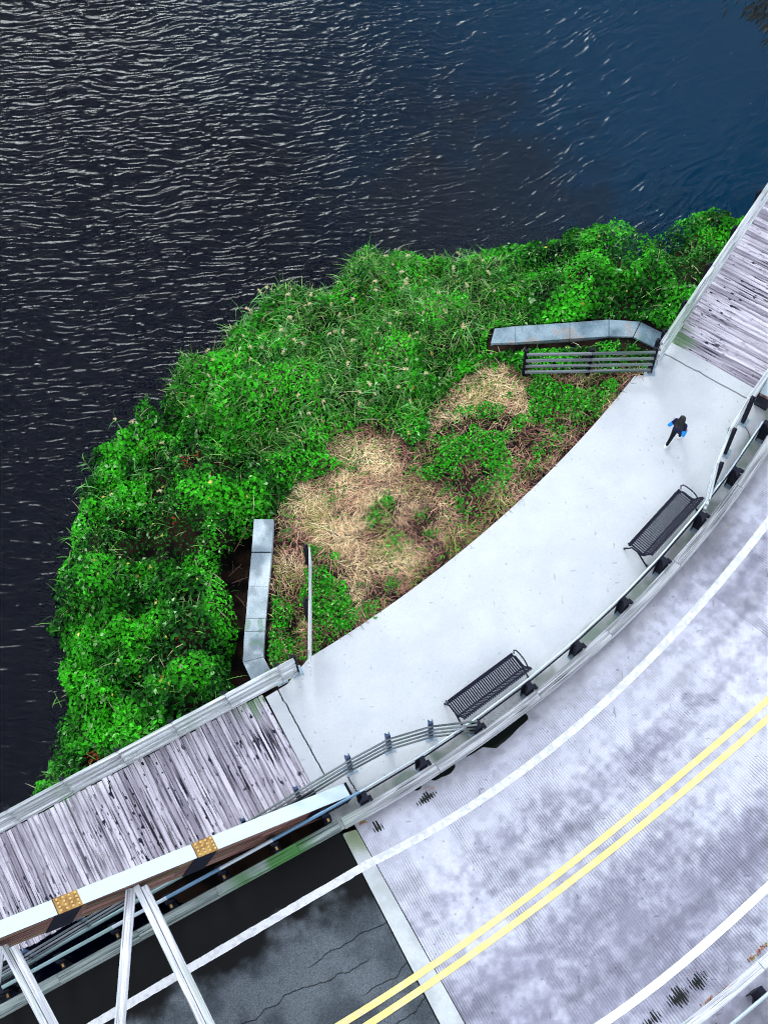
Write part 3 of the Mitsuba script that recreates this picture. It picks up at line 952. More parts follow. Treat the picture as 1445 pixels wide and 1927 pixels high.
# foot of the arch of the next bridge, at the right edge
a2 = thing('arch_foot', 'steel shoe and timber foot of the upper right bridge arch', 'bridge arch')
f0 = at(1440, 745, 0.5)
f1 = f0 + unit(at(1530, 600, 0) - at(1440, 745, 0)) * 5 + [0, 0, 1.9]
df = unit(f1 - f0)
part(a2, 'beam', M().beam(f0 + df * .1 - [0, 0, .45], f1 - [0, 0, .45], 0.30, 0.9), 'mat_arch')
part(a2, 'capping', M().beam(f0 + [0, 0, .02], f1 + [0, 0, .02], 0.345, 0.024), 'mat_pipe')
part(a2, 'shoe', M().beam(f0 - df * .15 - [0, 0, .35], f0 + df * 1.0 - [0, 0, .42], 0.37, 0.7), 'mat_steel')

# ------------------------------------------------------------------ wing walls
def wing(label, left, right, breaks, z, mname, depth=2.6):
    k = thing('wing_wall', label, 'wing wall')
    left, right = [at(*p, z)[:2] for p in left], [at(*p, z)[:2] for p in right]
    L, Rr = LineString(left), LineString(right)
    for i in range(len(left) - 1):
        a, b, c, d = left[i], left[i + 1], right[i + 1], right[i]
        g = breaks[i]
        e = unit((b - a + c - d) / 2)
        poly = Polygon([a + e * g, b, c, d + e * g])
        m = slab(poly, z - 0.30, z)
        part(k, 'cap', m, mname)
    part(k, 'wall', slab(Polygon(left + right[::-1]).buffer(-0.03), z - depth, z - 0.302), mname)
    return k


wing('straight grey concrete wing wall on the left bank', [(478, 977), (473.6, 1038), (467.5, 1104), (462.7, 1163), (460, 1188), (457, 1246), (481, 1296)],
     [(514.5, 977), (511, 1038), (505, 1104), (500, 1163), (498, 1187), (495.4, 1236), (520, 1282)], [0, 0.045, 0.008, 0.018, 0.018, 0.014], 0.02, 'mat_wall')
wing('blue-grey stained concrete wing wall on the right bank', [(930.5, 618), (969, 613.7), (1071.6, 606.7), (1145, 601), (1204.5, 605), (1262, 634)],
     [(923.5, 645.5), (969, 644), (1071.6, 637), (1145, 632.5), (1190.7, 633), (1240, 658)], [0, 0.01, 0.012, 0.02, 0.025], -0.08, 'mat_wall_blue')

# ------------------------------------------------------------------ benches
def bench(label, fl, fr):
    k = thing('bench', label, 'bench', 'park benches on the footpath')
    a, b = at(*fl, 0.43), at(*fr, 0.43)
    X = unit(b - a)
    Y = np.array([X[1], -X[0], 0])                 # towards the back
    if Y[1] > 0:
        Y = -Y
    Lb_ = np.linalg.norm(b - a)
    o = np.array([a[0], a[1], 0])
    g = lambda x, y, z: o + X * x + Y * y + [0, 0, z]
    prof = [(0.03, 0.35), (-0.01, 0.37), (-0.015, 0.41), (0.02, 0.445), (0.10, 0.445), (0.25, 0.425), (0.40, 0.415), (0.46, 0.43), (0.505, 0.50), (0.55, 0.60), (0.59, 0.71), (0.625, 0.80), (0.66, 0.85), (0.70, 0.85), (0.715, 0.82), (0.70, 0.79)]
    n = 34
    for i in range(n):
        x = 0.05 + (Lb_ - 0.10) * i / (n - 1)
        pts = np.array([g(x, y, z) for y, z in prof])
        part(k, 'strap', strap(pts, X, 0.042, 0.008), 'mat_bench')
    for y, z, r in ((-0.005, 0.425, 0.024), (0.455, 0.405, 0.026), (0.035, 0.35, 0.02), (0.665, 0.84, 0.024), (0.02, 0.36, 0.014)):
        part(k, 'rod', M().sweep([g(0.02, y, z), g(Lb_ - 0.02, y, z)], circ(r, 6)), 'mat_bench')
    for x, s in ((0.0, -1), (Lb_, 1)):
        fr_ = M()
        fr_.sweep([g(x, -0.08, 0.02), g(x, -0.05, 0.10), g(x, 0.05, 0.26), g(x, 0.10, 0.40), g(x, 0.28, 0.40), g(x, 0.45, 0.41), g(x, 0.52, 0.55), g(x, 0.60, 0.74), g(x, 0.665, 0.85), g(x, 0.72, 0.85)], circ(0.022, 7), up=X)
        fr_.sweep([g(x, 0.30, 0.40), g(x, 0.42, 0.27), g(x, 0.55, 0.12), g(x, 0.66, 0.02)], circ(0.022, 7), up=X)
        part(k, 'end_frame', fr_, 'mat_bench')
        arm = [g(x + s * 0.01, 0.03, 0.43), g(x + s * .03, -0.01, 0.55), g(x + s * .05, 0.03, 0.645), g(x + s * .06, 0.16, 0.67), g(x + s * .06, 0.33, 0.66), g(x + s * .05, 0.46, 0.62), g(x + s * .03, 0.54, 0.58)]
        part(k, 'arm', M().sweep(arm, circ(0.018, 7), up=X), 'mat_bench')
        for (y0_, z0_) in ((-0.08, 0.03), (0.66, 0.03)):
            part(k, 'foot', trimesh.creation.icosphere(1, 0.034).apply_translation(g(x, y0_, z0_)), 'mat_bench', smooth=True)
    return k


def strap(pts, X, w, t):
    """A flat bar bent along pts, its width along X."""
    m = M()
    tg = np.gradient(pts, axis=0)
    tg /= np.linalg.norm(tg, axis=1, keepdims=True)
    nn = np.cross(X, tg)
    ring = [pts + X * w / 2 + nn * t / 2, pts - X * w / 2 + nn * t / 2, pts - X * w / 2 - nn * t / 2, pts + X * w / 2 - nn * t / 2]
    for j in range(4):
        b = len(m.v)
        for i in range(len(pts)):
            m.v += [ring[j][i], ring[(j + 1) % 4][i]]
            m.uv += [(i * .05, 0), (i * .05, w)]
        for i in range(len(pts) - 1):
            a = b + 2 * i
            m.f += [(a, a + 1, a + 3), (a, a + 3, a + 2)]
    return m


bench('black strap-metal bench by the barrier nearest the lower left railing', (841, 1321), (965, 1229))
bench('black strap-metal bench by the barrier below the walking person', (1183, 1025), (1279, 920))

# ------------------------------------------------------------------ person walking away up the path
def person():
    k = thing('person', 'woman with long dark hair in a navy top walking away up the footpath', 'person')
    foot = at(1258, 845)
    fwd = unit(at(1330, 752) - at(1262, 838))
    rgt = np.array([fwd[1], -fwd[0], 0])
    S = 1.34 / 1.66
    o = foot + fwd * 0.34 * S
    g = lambda x, y, z: o + (rgt * x + fwd * y + np.array([0, 0, z])) * S
    hipL, hipR = g(-0.09, 0, 0.86), g(0.09, 0.02, 0.86)
    # trailing left leg, heel lifting; leading right leg
    kneeL, ankL = g(-0.10, -0.10, 0.47), g(-0.11, -0.34, 0.13)
    kneeR, ankR = g(0.05, 0.22, 0.48), g(0.03, 0.26, 0.08)
    r = lambda v: v * S * 1.13
    legs = hull_chain([(hipL, r(.095), kneeL, r(.062)), (kneeL, r(.06), ankL * .88 + kneeL * .12, r(.044)), (hipR, r(.095), kneeR, r(.062)), (kneeR, r(.06), ankR, r(.042)), (hipL, r(.10), hipR, r(.10)), (g(0, 0, .90), r(.115), g(0, 0, .98), r(.12))])
    part(k, 'trousers', fuse(legs, 0.025, 6), 'mat_pants', smooth=True)
    for a, dz, s in ((ankL, 0.0, -1), (ankR, 0, 1)):
        heel = a + np.array([0, 0, -0.03 if s > 0 else -0.03]) - fwd * 0.03
        toe = np.array([*(a + fwd * 0.16 * S)[:2], 0.035])
        sole = [(heel, r(.056), (heel * .4 + toe * .6), r(.058)), ((heel * .4 + toe * .6), r(.058), toe, r(.042))]
        part(k, 'shoe', fuse(hull_chain(sole), 0.02, 4), 'mat_shoe', smooth=True)
    # torso and upper arms in one garment
    ch, ne = g(0, 0.03, 1.28), g(0, 0.05, 1.40)
    shL, shR = g(-0.17, 0.03, 1.34), g(0.17, 0.03, 1.34)
    elL, elR = g(-0.30, -0.14, 1.12), g(0.27, -0.17, 1.10)
    wrL, wrR = g(-0.27, 0.09, 1.06), g(0.25, 0.06, 1.02)
    tor = hull_chain([(g(-0.06, 0, .93), r(.11), g(-0.07, 0.02, 1.26), r(.115)), (g(0.06, 0, .93), r(.11), g(0.07, 0.02, 1.26), r(.115)), (g(0, 0, .92), r(.12), ch, r(.125)), (shL, r(.07), shR, r(.07)), (ch, r(.11), ne, r(.06)),
                      (shL, r(.068), rndp(shL, elL, .6), r(.055)), (shR, r(.068), rndp(shR, elR, .6), r(.055))])
    part(k, 'top', fuse(tor, 0.025, 8), 'mat_jacket', smooth=True)
    for sh_, el, wr in ((shL, elL, wrL), (shR, elR, wrR)):
        part(k, 'sleeve', fuse(hull_chain([(rndp(sh_, el, .55), r(.058), el, r(.056)), (el, r(.056), rndp(el, wr, .85), r(.042))]), 0.02, 6), 'mat_sleeve', smooth=True, label='bright blue sleeve')
    # head and hands: one skin surface each side of the clothing
    hc = g(0, 0.09, 1.54)
    skin = hull_chain([(ne, r(.05), g(0, .075, 1.46), r(.05))])
    hd = m3.Manifold.sphere(r(.098), 20).scale([0.84, 1.0, 1.18])
    ang = math.degrees(math.atan2(fwd[1], fwd[0])) - 90
    head_parts = [hd, m3.Manifold.batch_hull([m3.Manifold.sphere(r(.012), 8).translate([0, r(.095), r(.005)]), m3.Manifold.sphere(r(.016), 8).translate([0, r(.105), r(-.025)])])]
    for s in (-1, 1):
        head_parts.append(m3.Manifold.sphere(r(.026), 10).scale([.5, .8, 1.2]).translate([s * r(.083), r(.0), 0.0]))
        head_parts.append(m3.Manifold.sphere(r(.014), 8).translate([s * r(.034), r(.086), r(.012)]))
    head_parts.append(m3.Manifold.sphere(r(.022), 10).scale([1.3, .6, .5]).translate([0, r(.092), r(-.055)]))
    head = m3.Manifold.batch_boolean(head_parts, m3.OpType.Add).rotate([0, 0, ang]).translate(hc.tolist())
    part(k, 'head', fuse([head] + skin, 0.015, 3), 'mat_skin', smooth=True)
    for wr, el, s in ((wrL, elL, -1), (wrR, elR, 1)):
        d_ = unit(wr - el)
        sd_ = unit(np.cross(d_, [0, 0, 1]))
        dn = unit(np.cross(sd_, d_))
        palm0, palm1 = rndp(el, wr, .86), wr + d_ * r(.055)
        hb = hull_chain([(palm0, r(.028), wr, r(.026)), (wr - sd_ * r(.018), r(.018), palm1 - sd_ * r(.024), r(.016)), (wr + sd_ * r(.018), r(.018), palm1 + sd_ * r(.024), r(.016)), (wr, r(.02), palm1, r(.018))])
        for q, ln in zip((-.033, -.011, .011, .033), (.062, .075, .07, .055)):
            f0_ = palm1 + sd_ * r(q)
            f1_ = f0_ + d_ * r(ln * .55) - dn * r(.008)
            f2_ = f1_ + d_ * r(ln * .35) - dn * r(.03)
            hb += hull_chain([(f0_, r(.0095), f1_, r(.009)), (f1_, r(.009), f2_, r(.0075))])
        t0_ = wr - sd_ * s * r(.022) + d_ * r(.01)
        t1_ = t0_ - sd_ * s * r(.025) + d_ * r(.03)
        hb += hull_chain([(t0_, r(.012), t1_, r(.010)), (t1_, r(.010), t1_ + d_ * r(.03) - dn * r(.01), r(.008))])
        part(k, 'hand', fuse(hb, 0.006, 2), 'mat_skin', smooth=True)
    # hair: cap, long fall behind the shoulders
    hr = [m3.Manifold.sphere(r(.112), 18).scale([.88, 1.0, 1.12]).translate(list(map(float, (hc - fwd * r(.018) + [0, 0, r(.018)]))))]
    for q in (-.075, -.025, .03, .085):
        hr += hull_chain([(hc - fwd * r(.06) + rgt * r(q * .7), r(.055), g(q * 1.5, -0.07, 1.36), r(.05)), (g(q * 1.5, -0.07, 1.36), r(.05), g(q * 1.9, -0.11, 1.18 + abs(q) * .6), r(.028))])
    part(k, 'hair', fuse(hr, 0.018, 5), 'mat_hair', smooth=True)


person()

# ------------------------------------------------------------------ the bank: terrain
shore_px = [(1530, 330), (1440, 380), (1392, 402), (1345, 385), (1310, 392), (1262, 440), (1200, 462), (1150, 446), (1115, 412), (1085, 408), (1060, 438), (1030, 458), (960, 465), (900, 470), (850, 470), (790, 482), (740, 470), (690, 478), (660, 502), (640, 530), (600, 535), (555, 520), (515, 525), (500, 560), (480, 595), (440, 615), (425, 648), (370, 662), (335, 680), (318, 745), (280, 780), (240, 812), (198, 815), (170, 845), (170, 900), (162, 960), (132, 1010), (98, 1060), (86, 1100), (94, 1170), (118, 1220), (106, 1300), (108, 1370), (84, 1420), (74, 1480), (80, 1530), (60, 1620), (200, 1700), (420, 1700), (640, 1600)]
SH_Z = -1.75
shore = Polygon([at(*p, SH_Z)[:2] for p in shore_px] + [at(1540, 760, 0)[:2]]).buffer(0)
if shore.geom_type != 'Polygon':
    shore = max(shore.geoms, key=lambda g: g.area)
shapely.prepare(shore)
hard = walk_poly.union(road_poly)


# zones of planting
zp = lambda px, z=-0.4: Polygon([at(*p, z)[:2] for p in px]).buffer(0)
WALL_L = zp([(420, 1060), (455, 1010), (478, 1000), (478, 1250), (500, 1300), (440, 1300), (438, 1250), (456, 1190), (440, 1120), (412, 1095)], -0.9)


WALL_R = Polygon([at(*p, -0.1)[:2] for p in ((924, 618), (1145, 601), (1204, 605), (1262, 634), (1240, 658), (1190, 633), (1145, 632), (924, 646))]).buffer(0)


def pts2(x, y):
    return shapely.points(np.stack([np.ravel(x), np.ravel(y)], 1))


def terrain_z(x, y):
    s = np.shape(x)
    q = pts2(x, y)
    inside = shapely.contains(shore, q)
    ds = shapely.distance(shore.exterior, q) * np.where(inside, 1, -1)
    dw = shapely.distance(hard, q)
    t = np.clip(ds / (np.maximum(ds, 0) + dw + 0.3), 0, 1)
    z = np.where(ds > 0, -2.75 + 2.62 * np.clip(t * 1.35, 0, 1) ** 0.75, -2.75 + ds * 0.5)
    nz = meshkit.fbm(np.stack([np.ravel(x) * .7, np.ravel(y) * .7, np.zeros(q.shape)], 1), 3, 5) - .5
    wr = shapely.distance(WALL_R, q)
    z = np.where(wr < 0.8, np.maximum(z, -0.17 - 1.1 * wr), z)
    wl = shapely.distance(WALL_L, q)
    z = z - 0.9 * np.clip(1 - wl / 0.35, 0, 1) * (ds > 0)
    z = z + nz * 0.35 * np.clip(dw / 1.2, 0, 1)
    z = np.where(dw <= 0.02, np.minimum(z, -0.3), np.minimum(z, -0.06 - 0.10 * np.clip(dw, 0, 1)))
    return np.maximum(z, -4.0).reshape(s)


bx = shore.bounds
gx, gy = np.arange(bx[0] - 1.2, bx[2] + 1.2, 0.16), np.arange(bx[1] - 1.2, bx[3] + 1.2, 0.16)
tv, tf = grid(gx, gy, terrain_z)
labels['ground'] = {'label': 'dark soil bank between the footpath and the water', 'kind': 'structure'}
put('ground', (tv, tf), 'mat_soil', smooth=True)
from scipy.interpolate import RegularGridInterpolator
TZ = RegularGridInterpolator((gy, gx), tv[:, 2].reshape(len(gy), len(gx)), bounds_error=False, fill_value=-3.0)
terr = lambda x, y: TZ(np.stack([y, x], -1))

STRAW = zp([(508, 985), (535, 940), (560, 908), (612, 893), (650, 880), (612, 845), (628, 812), (690, 793), (742, 806), (770, 850), (800, 840), (815, 770), (850, 720), (905, 690), (955, 690), (985, 715), (1080, 714), (1190, 712), (1150, 770), (1045, 872), (950, 972), (882, 1033), (725, 1148), (600, 1232), (560, 1256), (505, 1270), (500, 1120)])
WALLS = shapely.union_all([zp([(476, 974), (518, 974), (500, 1240), (528, 1288), (478, 1304), (452, 1246)], 0.06).buffer(.06), zp([(920, 614), (1150, 596), (1210, 600), (1270, 634), (1236, 664), (1185, 638), (920, 650)], 0.06).buffer(.06)])
GREENS = shapely.union_all([zp([(790, 870), (830, 800), (890, 770), (950, 780), (1000, 810), (990, 850), (940, 890), (880, 905), (820, 900)], -.2), zp([(985, 735), (1050, 720), (1120, 735), (1130, 775), (1060, 820), (1000, 800)], -.2),
                            zp([(505, 1130), (545, 1110), (570, 1140), (572, 1250), (512, 1262), (500, 1220)], -.2), zp([(588, 1075), (625, 1070), (650, 1110), (630, 1160), (590, 1180)], -.2), zp([(940, 655), (1225, 645), (1225, 665), (945, 680)], -.2),
                            zp([(600, 1165), (660, 1140), (640, 1190), (600, 1215)], -.2), zp([(1010, 840), (1060, 815), (1040, 860), (1000, 880)], -.2), zp([(890, 900), (940, 890), (920, 950), (880, 960)], -.2), zp([(1080, 715), (1140, 720), (1130, 770), (1085, 760)], -.2), zp([(690, 970), (740, 930), (760, 950), (700, 1000)], -.2)])
REEDZ = zp([(400, 640), (500, 515), (560, 515), (640, 545), (670, 490), (740, 470), (900, 470), (960, 520), (960, 600), (900, 680), (830, 730), (790, 800), (700, 780), (600, 810), (520, 850), (420, 780), (330, 700)], -1.0)
BOARD = shapely.union_all([Polygon([bo[:2], (bi + cr * .3)[:2], (bi + cr * .3 + d_b * 9)[:2], (bo + d_b * 9)[:2]]).buffer(0.10), Polygon([ro[:2], ri[:2], (ri + d_r * 8)[:2], (ro + d_r * 8)[:2]]).buffer(0.10)])


def inside(poly, x, y):
    shapely.prepare(poly)
    return shapely.contains_xy(poly, x, y)


def dist_in(poly, x, y):
    q = pts2(x, y)
    return shapely.distance(poly.exterior if poly.geom_type == 'Polygon' else poly.boundary, q) * np.where(shapely.contains(poly, q), 1, -1)


GAP = Polygon([p[:2] for p in (at(505, 1320), at(640, 1570), at(0, 1960), at(-60, 1625))]).buffer(0)
GREEN_AREA = shore.buffer(0.34).difference(GAP).difference(STRAW).difference(hard.buffer(0.12)).difference(WALLS).difference(WALL_L)


def canopy(x, y):
    """Height of the vine canopy above the ground."""
    q = pts2(x, y)
    ds = shapely.distance(shore.buffer(0.34).exterior, q)
    dstr = shapely.distance(STRAW, q)
    dh = shapely.distance(hard.union(WALLS), q)
    m_ = meshkit.fbm(np.stack([x * 0.75, y * 0.75, x * 0], 1), 3, 21)
    m2 = meshkit.fbm(np.stack([x * 2.1, y * 2.1, x * 0 + 4], 1), 2, 22)
    h = 0.3 + 1.6 * np.clip((m_ - 0.28) * 2.0, 0, 1) + 0.6 * (m2 - 0.4)
    return np.clip(h, 0.12, 2.0) * np.clip(0.35 + ds / 0.7, 0, 1) * np.clip(0.25 + dstr / 1.3, 0, 1) * np.clip(0.2 + dh / 1.0, 0, 1)


def sample(poly, n, r):
    b = poly.bounds
    out = np.zeros((0, 2))
    while len(out) < n:
        q = np.stack([r.uniform(b[0], b[2], n * 2), r.uniform(b[1], b[3], n * 2)], 1)
        out = np.vstack([out, q[inside(poly, q[:, 0], q[:, 1])]])
    return out[:n]


def leaf_mesh(c, nrm, size, r, aspect=0.62, fold=0.28):
    """Folded leaves as two triangles each; returns vertices, faces."""
    n = len(c)
    a = r.normal(size=(n, 3))
    t = np.cross(nrm, a)
    t /= np.linalg.norm(t, axis=1, keepdims=True)
    b = np.cross(nrm, t)
    s = size[:, None]
    p0, p1 = c - t * s * .5, c + t * s * .5 - nrm * s * .12
    w = s * aspect * .5
    l, rr = c + b * w + nrm * s * fold * .5 - t * s * .06, c - b * w + nrm * s * fold * .5 - t * s * .06
    v = np.stack([p0, rr, p1, l], 1).reshape(-1, 3)
    i = np.arange(n) * 4
    f = np.vstack([np.stack([i, i + 1, i + 2], 1), np.stack([i, i + 2, i + 3], 1)])
    return v, f


def blade_mesh(base, dirv, length, width, droop, r, seg=3):
    """Curved grass blades that taper to a point."""
    n = len(base)
    d = dirv / np.linalg.norm(dirv, axis=1, keepdims=True)
    side = np.cross(d, r.normal(size=(n, 3)))
    side /= np.linalg.norm(side, axis=1, keepdims=True)
    side[:, 2] *= 0.4
    P_, W_ = [], []
    for i in range(seg + 1):
        t = i / seg
        p = base + d * (length * t)[:, None]
        p[:, 2] -= droop * length * t * t
        P_.append(p)
        W_.append(width * (1 - t) ** 0.6 * (0.7 + 0.3 * (i > 0)))
    v = np.concatenate([np.stack([P_[i] - side * W_[i][:, None] / 2, P_[i] + side * W_[i][:, None] / 2], 1) for i in range(seg)] + [P_[seg][:, None]], 1)
    k = 2 * seg + 1
    o = np.arange(n)[:, None] * k
    f = []
    for i in range(seg - 1):
        a = 2 * i
        f += [o + [a, a + 1, a + 3], o + [a, a + 3, a + 2]]
    f.append(o + [2 * seg - 2, 2 * seg - 1, 2 * seg])
    return v.reshape(-1, 3), np.vstack(f), k


def tint(base_a, base_b, n, r, jit=0.25, t=None):
    t = r.random(n) if t is None else np.clip(t + r.normal(0, .15, n), 0, 1)
    c = np.asarray(base_a) * (1 - t[:, None]) + np.asarray(base_b) * t[:, None]
    return np.clip(c * (1 + r.normal(0, jit, (n, 1))), 0.002, 1)


G_DARK, G_MID, G_LITE = (0.002, 0.055, 0.002), (0.008, 0.18, 0.005), (0.050, 0.50, 0.012)

# vines and low leaves over the whole green part
r = np.random.default_rng(11)
N = 108000
q = sample(GREEN_AREA, N, r)
x, y = q.T
h = canopy(x, y)
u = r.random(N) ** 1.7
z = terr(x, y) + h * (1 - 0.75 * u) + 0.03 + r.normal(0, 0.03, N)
e = 0.12
gxh = (canopy(x + e, y) + terr(x + e, y) - canopy(x - e, y) - terr(x - e, y)) / (2 * e)
gyh = (canopy(x, y + e) + terr(x, y + e) - canopy(x, y - e) - terr(x, y - e)) / (2 * e)
nn = np.stack([-0.7 * gxh, -0.7 * gyh, np.ones(N)], 1)
nn /= np.linalg.norm(nn, axis=1, keepdims=True)
nn = nn + r.normal(0, 0.50, (N, 3))
nn[:, 2] = np.abs(nn[:, 2]) + .05
nn /= np.linalg.norm(nn, axis=1, keepdims=True)
clump = meshkit.fbm(np.stack([x * 1.15, y * 1.15, x * 0], 1), 4, 44)
keep = r.random(N) < np.clip((clump - 0.26) * 5.0, 0.22, 1)
keep &= ~(inside(BOARD, x, y) & (z > -0.35)) & (z > WZ - 0.05)
near_wall = shapely.distance(WALL_L, pts2(x, y)) < 0.05
keep &= ~near_wall
fringe = shapely.distance(shore.buffer(0.34).exterior, pts2(x, y))
keep &= (fringe > 0.75) | (meshkit.fbm(np.stack([x * 1.3, y * 1.3, x * 0 + 12], 1), 2, 45) > 0.56 - fringe * 0.5)
sz = r.uniform(0.07, 0.17, N) * (0.8 + 0.4 * (meshkit.fbm(np.stack([x * .5, y * .5, x * 0 + 3], 1), 2, 46) > .5))
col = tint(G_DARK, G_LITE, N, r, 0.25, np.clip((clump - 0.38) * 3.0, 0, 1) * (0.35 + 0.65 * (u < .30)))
pale = r.random(N) < 0.035
col[pale] = tint((0.20, 0.44, 0.16), (0.36, 0.55, 0.25), pale.sum(), r, .2)
yel = r.random(N) < 0.006
col[yel] = tint((0.5, 0.4, 0.05), (0.55, 0.5, 0.15), yel.sum(), r, .2)
# a few runs of autumn-red creeper
for (px, py, rr_) in ((368, 885, .28), (170, 1418, .24), (352, 1245, .10), (330, 990, .12)):
    w = at(px, py, -0.7)[:2]
    sel = np.hypot(x - w[0], y - w[1]) < rr_
    sel &= r.random(N) < 0.7
    col[sel] = tint((0.10, 0.008, 0.006), (0.22, 0.02, 0.01), sel.sum(), r, .3)
v, f = leaf_mesh(np.stack([x, y, z], 1)[keep], nn[keep], sz[keep], r)
labels['vine_cover'] = {'label': 'dense green leafy vines covering the bank down to the water', 'category': 'vines', 'kind': 'stuff'}
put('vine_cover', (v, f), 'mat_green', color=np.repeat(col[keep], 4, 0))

# long arching grass and stems among the vines
N = 8800
q = sample(GREEN_AREA.intersection(REEDZ.buffer(0.6)), N, r)
q = np.vstack([q, sample(GREEN_AREA, 2600, r)])
N = len(q)
x, y = q.T
z = terr(x, y) + canopy(x, y) * 0.75
dirv = np.stack([r.normal(0, .6, N), r.normal(0, .6, N), r.uniform(.4, 1.0, N)], 1)
L_ = r.uniform(0.30, 0.80, N)
ok = ~inside(BOARD.buffer(.3), x, y) & (z > WZ)
v, f, k_ = blade_mesh(np.stack([x, y, z], 1)[ok], dirv[ok], L_[ok], r.uniform(.016, .032, N)[ok], r.uniform(.3, .9, N)[ok], r)
col = tint((0.012, 0.16, 0.008), (0.24, 0.58, 0.10), N, r, .35)
dry = r.random(N) < 0.16
col[dry] = tint((0.42, 0.38, 0.20), (0.6, 0.56, 0.36), dry.sum(), r, .15)
labels['tall_grass'] = {'label': 'long arching green grass blades among the vines', 'category': 'grass', 'kind': 'stuff'}
put('tall_grass', (v, f), 'mat_green', color=np.repeat(col[ok], k_, 0))

# dead grass
r = np.random.default_rng(12)
N = 70000
SA = STRAW.buffer(0.55).difference(hard.buffer(0.02)).difference(WALLS)
q = sample(SA, N, r)
x, y = q.T
dens = meshkit.fbm(np.stack([x * 1.2, y * 1.2, x * 0], 1), 3, 71)
ing = inside(GREENS, x, y)
dwk = shapely.distance(hard, pts2(x, y))
ing = ing & (dens > 0.40)
d_ed = dist_in(STRAW, x, y)
pk = np.zeros(N)
for px, py, rr_ in ((690, 830, .75), (715, 870, .6), (600, 945, .9), (640, 915, .6), (930, 705, .9), (960, 745, .6), (880, 755, .5), (640, 1010, .8), (740, 1060, .7), (690, 940, .5)):
    w = at(px, py, -0.3)[:2]
    pk = np.maximum(pk, np.clip(1.25 - np.hypot(x - w[0], y - w[1]) / rr_, 0, 1))
keep = r.random(N) < np.where(ing, 0.14, np.clip(0.16 + 1.6 * (dens - .3) + .8 * pk, .15, 1)) * np.clip(0.75 + d_ed / 0.55, 0, 1)
swirl = meshkit.fbm(np.stack([x * 0.9, y * 0.9, x * 0 + 8], 1), 2, 72) * 9
an = swirl + r.normal(0, 0.9, N)
dirv = np.stack([np.cos(an), np.sin(an), r.uniform(0.02, 0.55, N)], 1)
z = terr(x, y) + r.uniform(0.0, 0.14, N) + 0.10 * np.clip(dens - .4, 0, 1)
L_ = r.uniform(0.14, 0.42, N)
v, f, k_ = blade_mesh(np.stack([x, y, z], 1)[keep], dirv[keep], L_[keep], r.uniform(.010, .022, N)[keep], r.uniform(.1, .6, N)[keep], r)
col = tint((0.40, 0.18, 0.13), (0.93, 0.68, 0.38), N, r, .34, np.clip(pk * .55 + (dens - .42) * 1.7 + .22 - .35 * np.clip(1 - dwk / .7, 0, 1), 0, 1))
br = r.random(N) < 0.30 * (1 - .7 * pk)
col[br] = tint((0.055, 0.02, 0.028), (0.17, 0.075, 0.085), br.sum(), r, .2)
gg = r.random(N) < np.clip((meshkit.fbm(np.stack([x * 1.1, y * 1.1, x * 0 + 5], 1), 2, 74) - .45) * 1.2, 0.02, .4)
col[gg] = tint((0.16, 0.20, 0.03), (0.42, 0.42, 0.10), gg.sum(), r, .2)
labels['dead_grass'] = {'label': 'matted straw-coloured dead grass between footpath and vines', 'category': 'grass', 'kind': 'stuff'}
put('dead_grass', (v, f), 'mat_straw', color=np.repeat(col[keep], k_, 0))

# low green ground cover patches in the dead grass
N = 19000
q = sample(GREENS.buffer(.35).difference(hard.buffer(.03)).difference(WALLS), N, r)
x, y = q.T
dg = np.clip((dist_in(GREENS, x, y) + 0.25 + 2.6 * (meshkit.fbm(np.stack([x * 1.5, y * 1.5, x * 0 + 6], 1), 3, 91) - .55)) / 0.5, 0, 1)
keep = r.random(N) < dg
z = terr(x, y) + (0.05 + 0.30 * dg) * (1 - r.random(N) ** 1.5 * .8)
nn = np.stack([r.normal(0, .5, N), r.normal(0, .5, N), np.ones(N)], 1)
nn /= np.linalg.norm(nn, axis=1, keepdims=True)
col = tint(G_MID, G_LITE, N, r, .35)
pale = r.random(N) < 0.12
col[pale] = tint((0.20, 0.44, 0.10), (0.36, 0.55, 0.2), pale.sum(), r, .2)
v, f = leaf_mesh(np.stack([x, y, z], 1)[keep], nn[keep], r.uniform(.06, .12, N)[keep], r, .45)
labels['ground_cover'] = {'label': 'low green weeds spreading through the dead grass', 'category': 'weeds', 'kind': 'stuff'}
put('ground_cover', (v, f), 'mat_green', color=np.repeat(col[keep], 4, 0))

# dead twigs in the shaded trench beside the left wing wall
rr = np.random.default_rng(66)
for i, (pa, pb, lab) in enumerate([((432, 1085), (468, 1076), 'longest dead brown twig beside the left wing wall'), ((440, 1110), (462, 1140), 'dead twig lying below the longest one by the left wing wall'), ((425, 1070), (450, 1048), 'short dead twig at the head of the trench by the left wing wall'), ((470, 985), (440, 1040), 'thin pale stem rising beside the top end of the left wing wall')]):
    p0, p1 = at(*pa, -0.9), at(*pb, -0.75)
    p0[2] = float(terr(p0[0:1], p0[1:2])[0]) + .05
    p1[2] = max(float(terr(p1[0:1], p1[1:2])[0]) + .25, p0[2] + .2)
    k = thing('twig', lab, 'twig')
    m = M().sweep([p0, (p0 + p1) / 2 + [0.03, -.02, .10], p1], circ(0.016, 5), up=(0.3, 0.2, 1), scale=[1, .8, .4])
    for j in range(3):
        c_ = p0 + (p1 - p0) * (0.3 + 0.22 * j) + [0.015, -.01, .07]
        m.sweep([c_, c_ + rr.normal(0, .12, 3) + [0, 0, .10]], circ(0.007, 4), up=(0.3, 0.2, 1), scale=[1, .4])
    put(k, m, 'mat_twig')

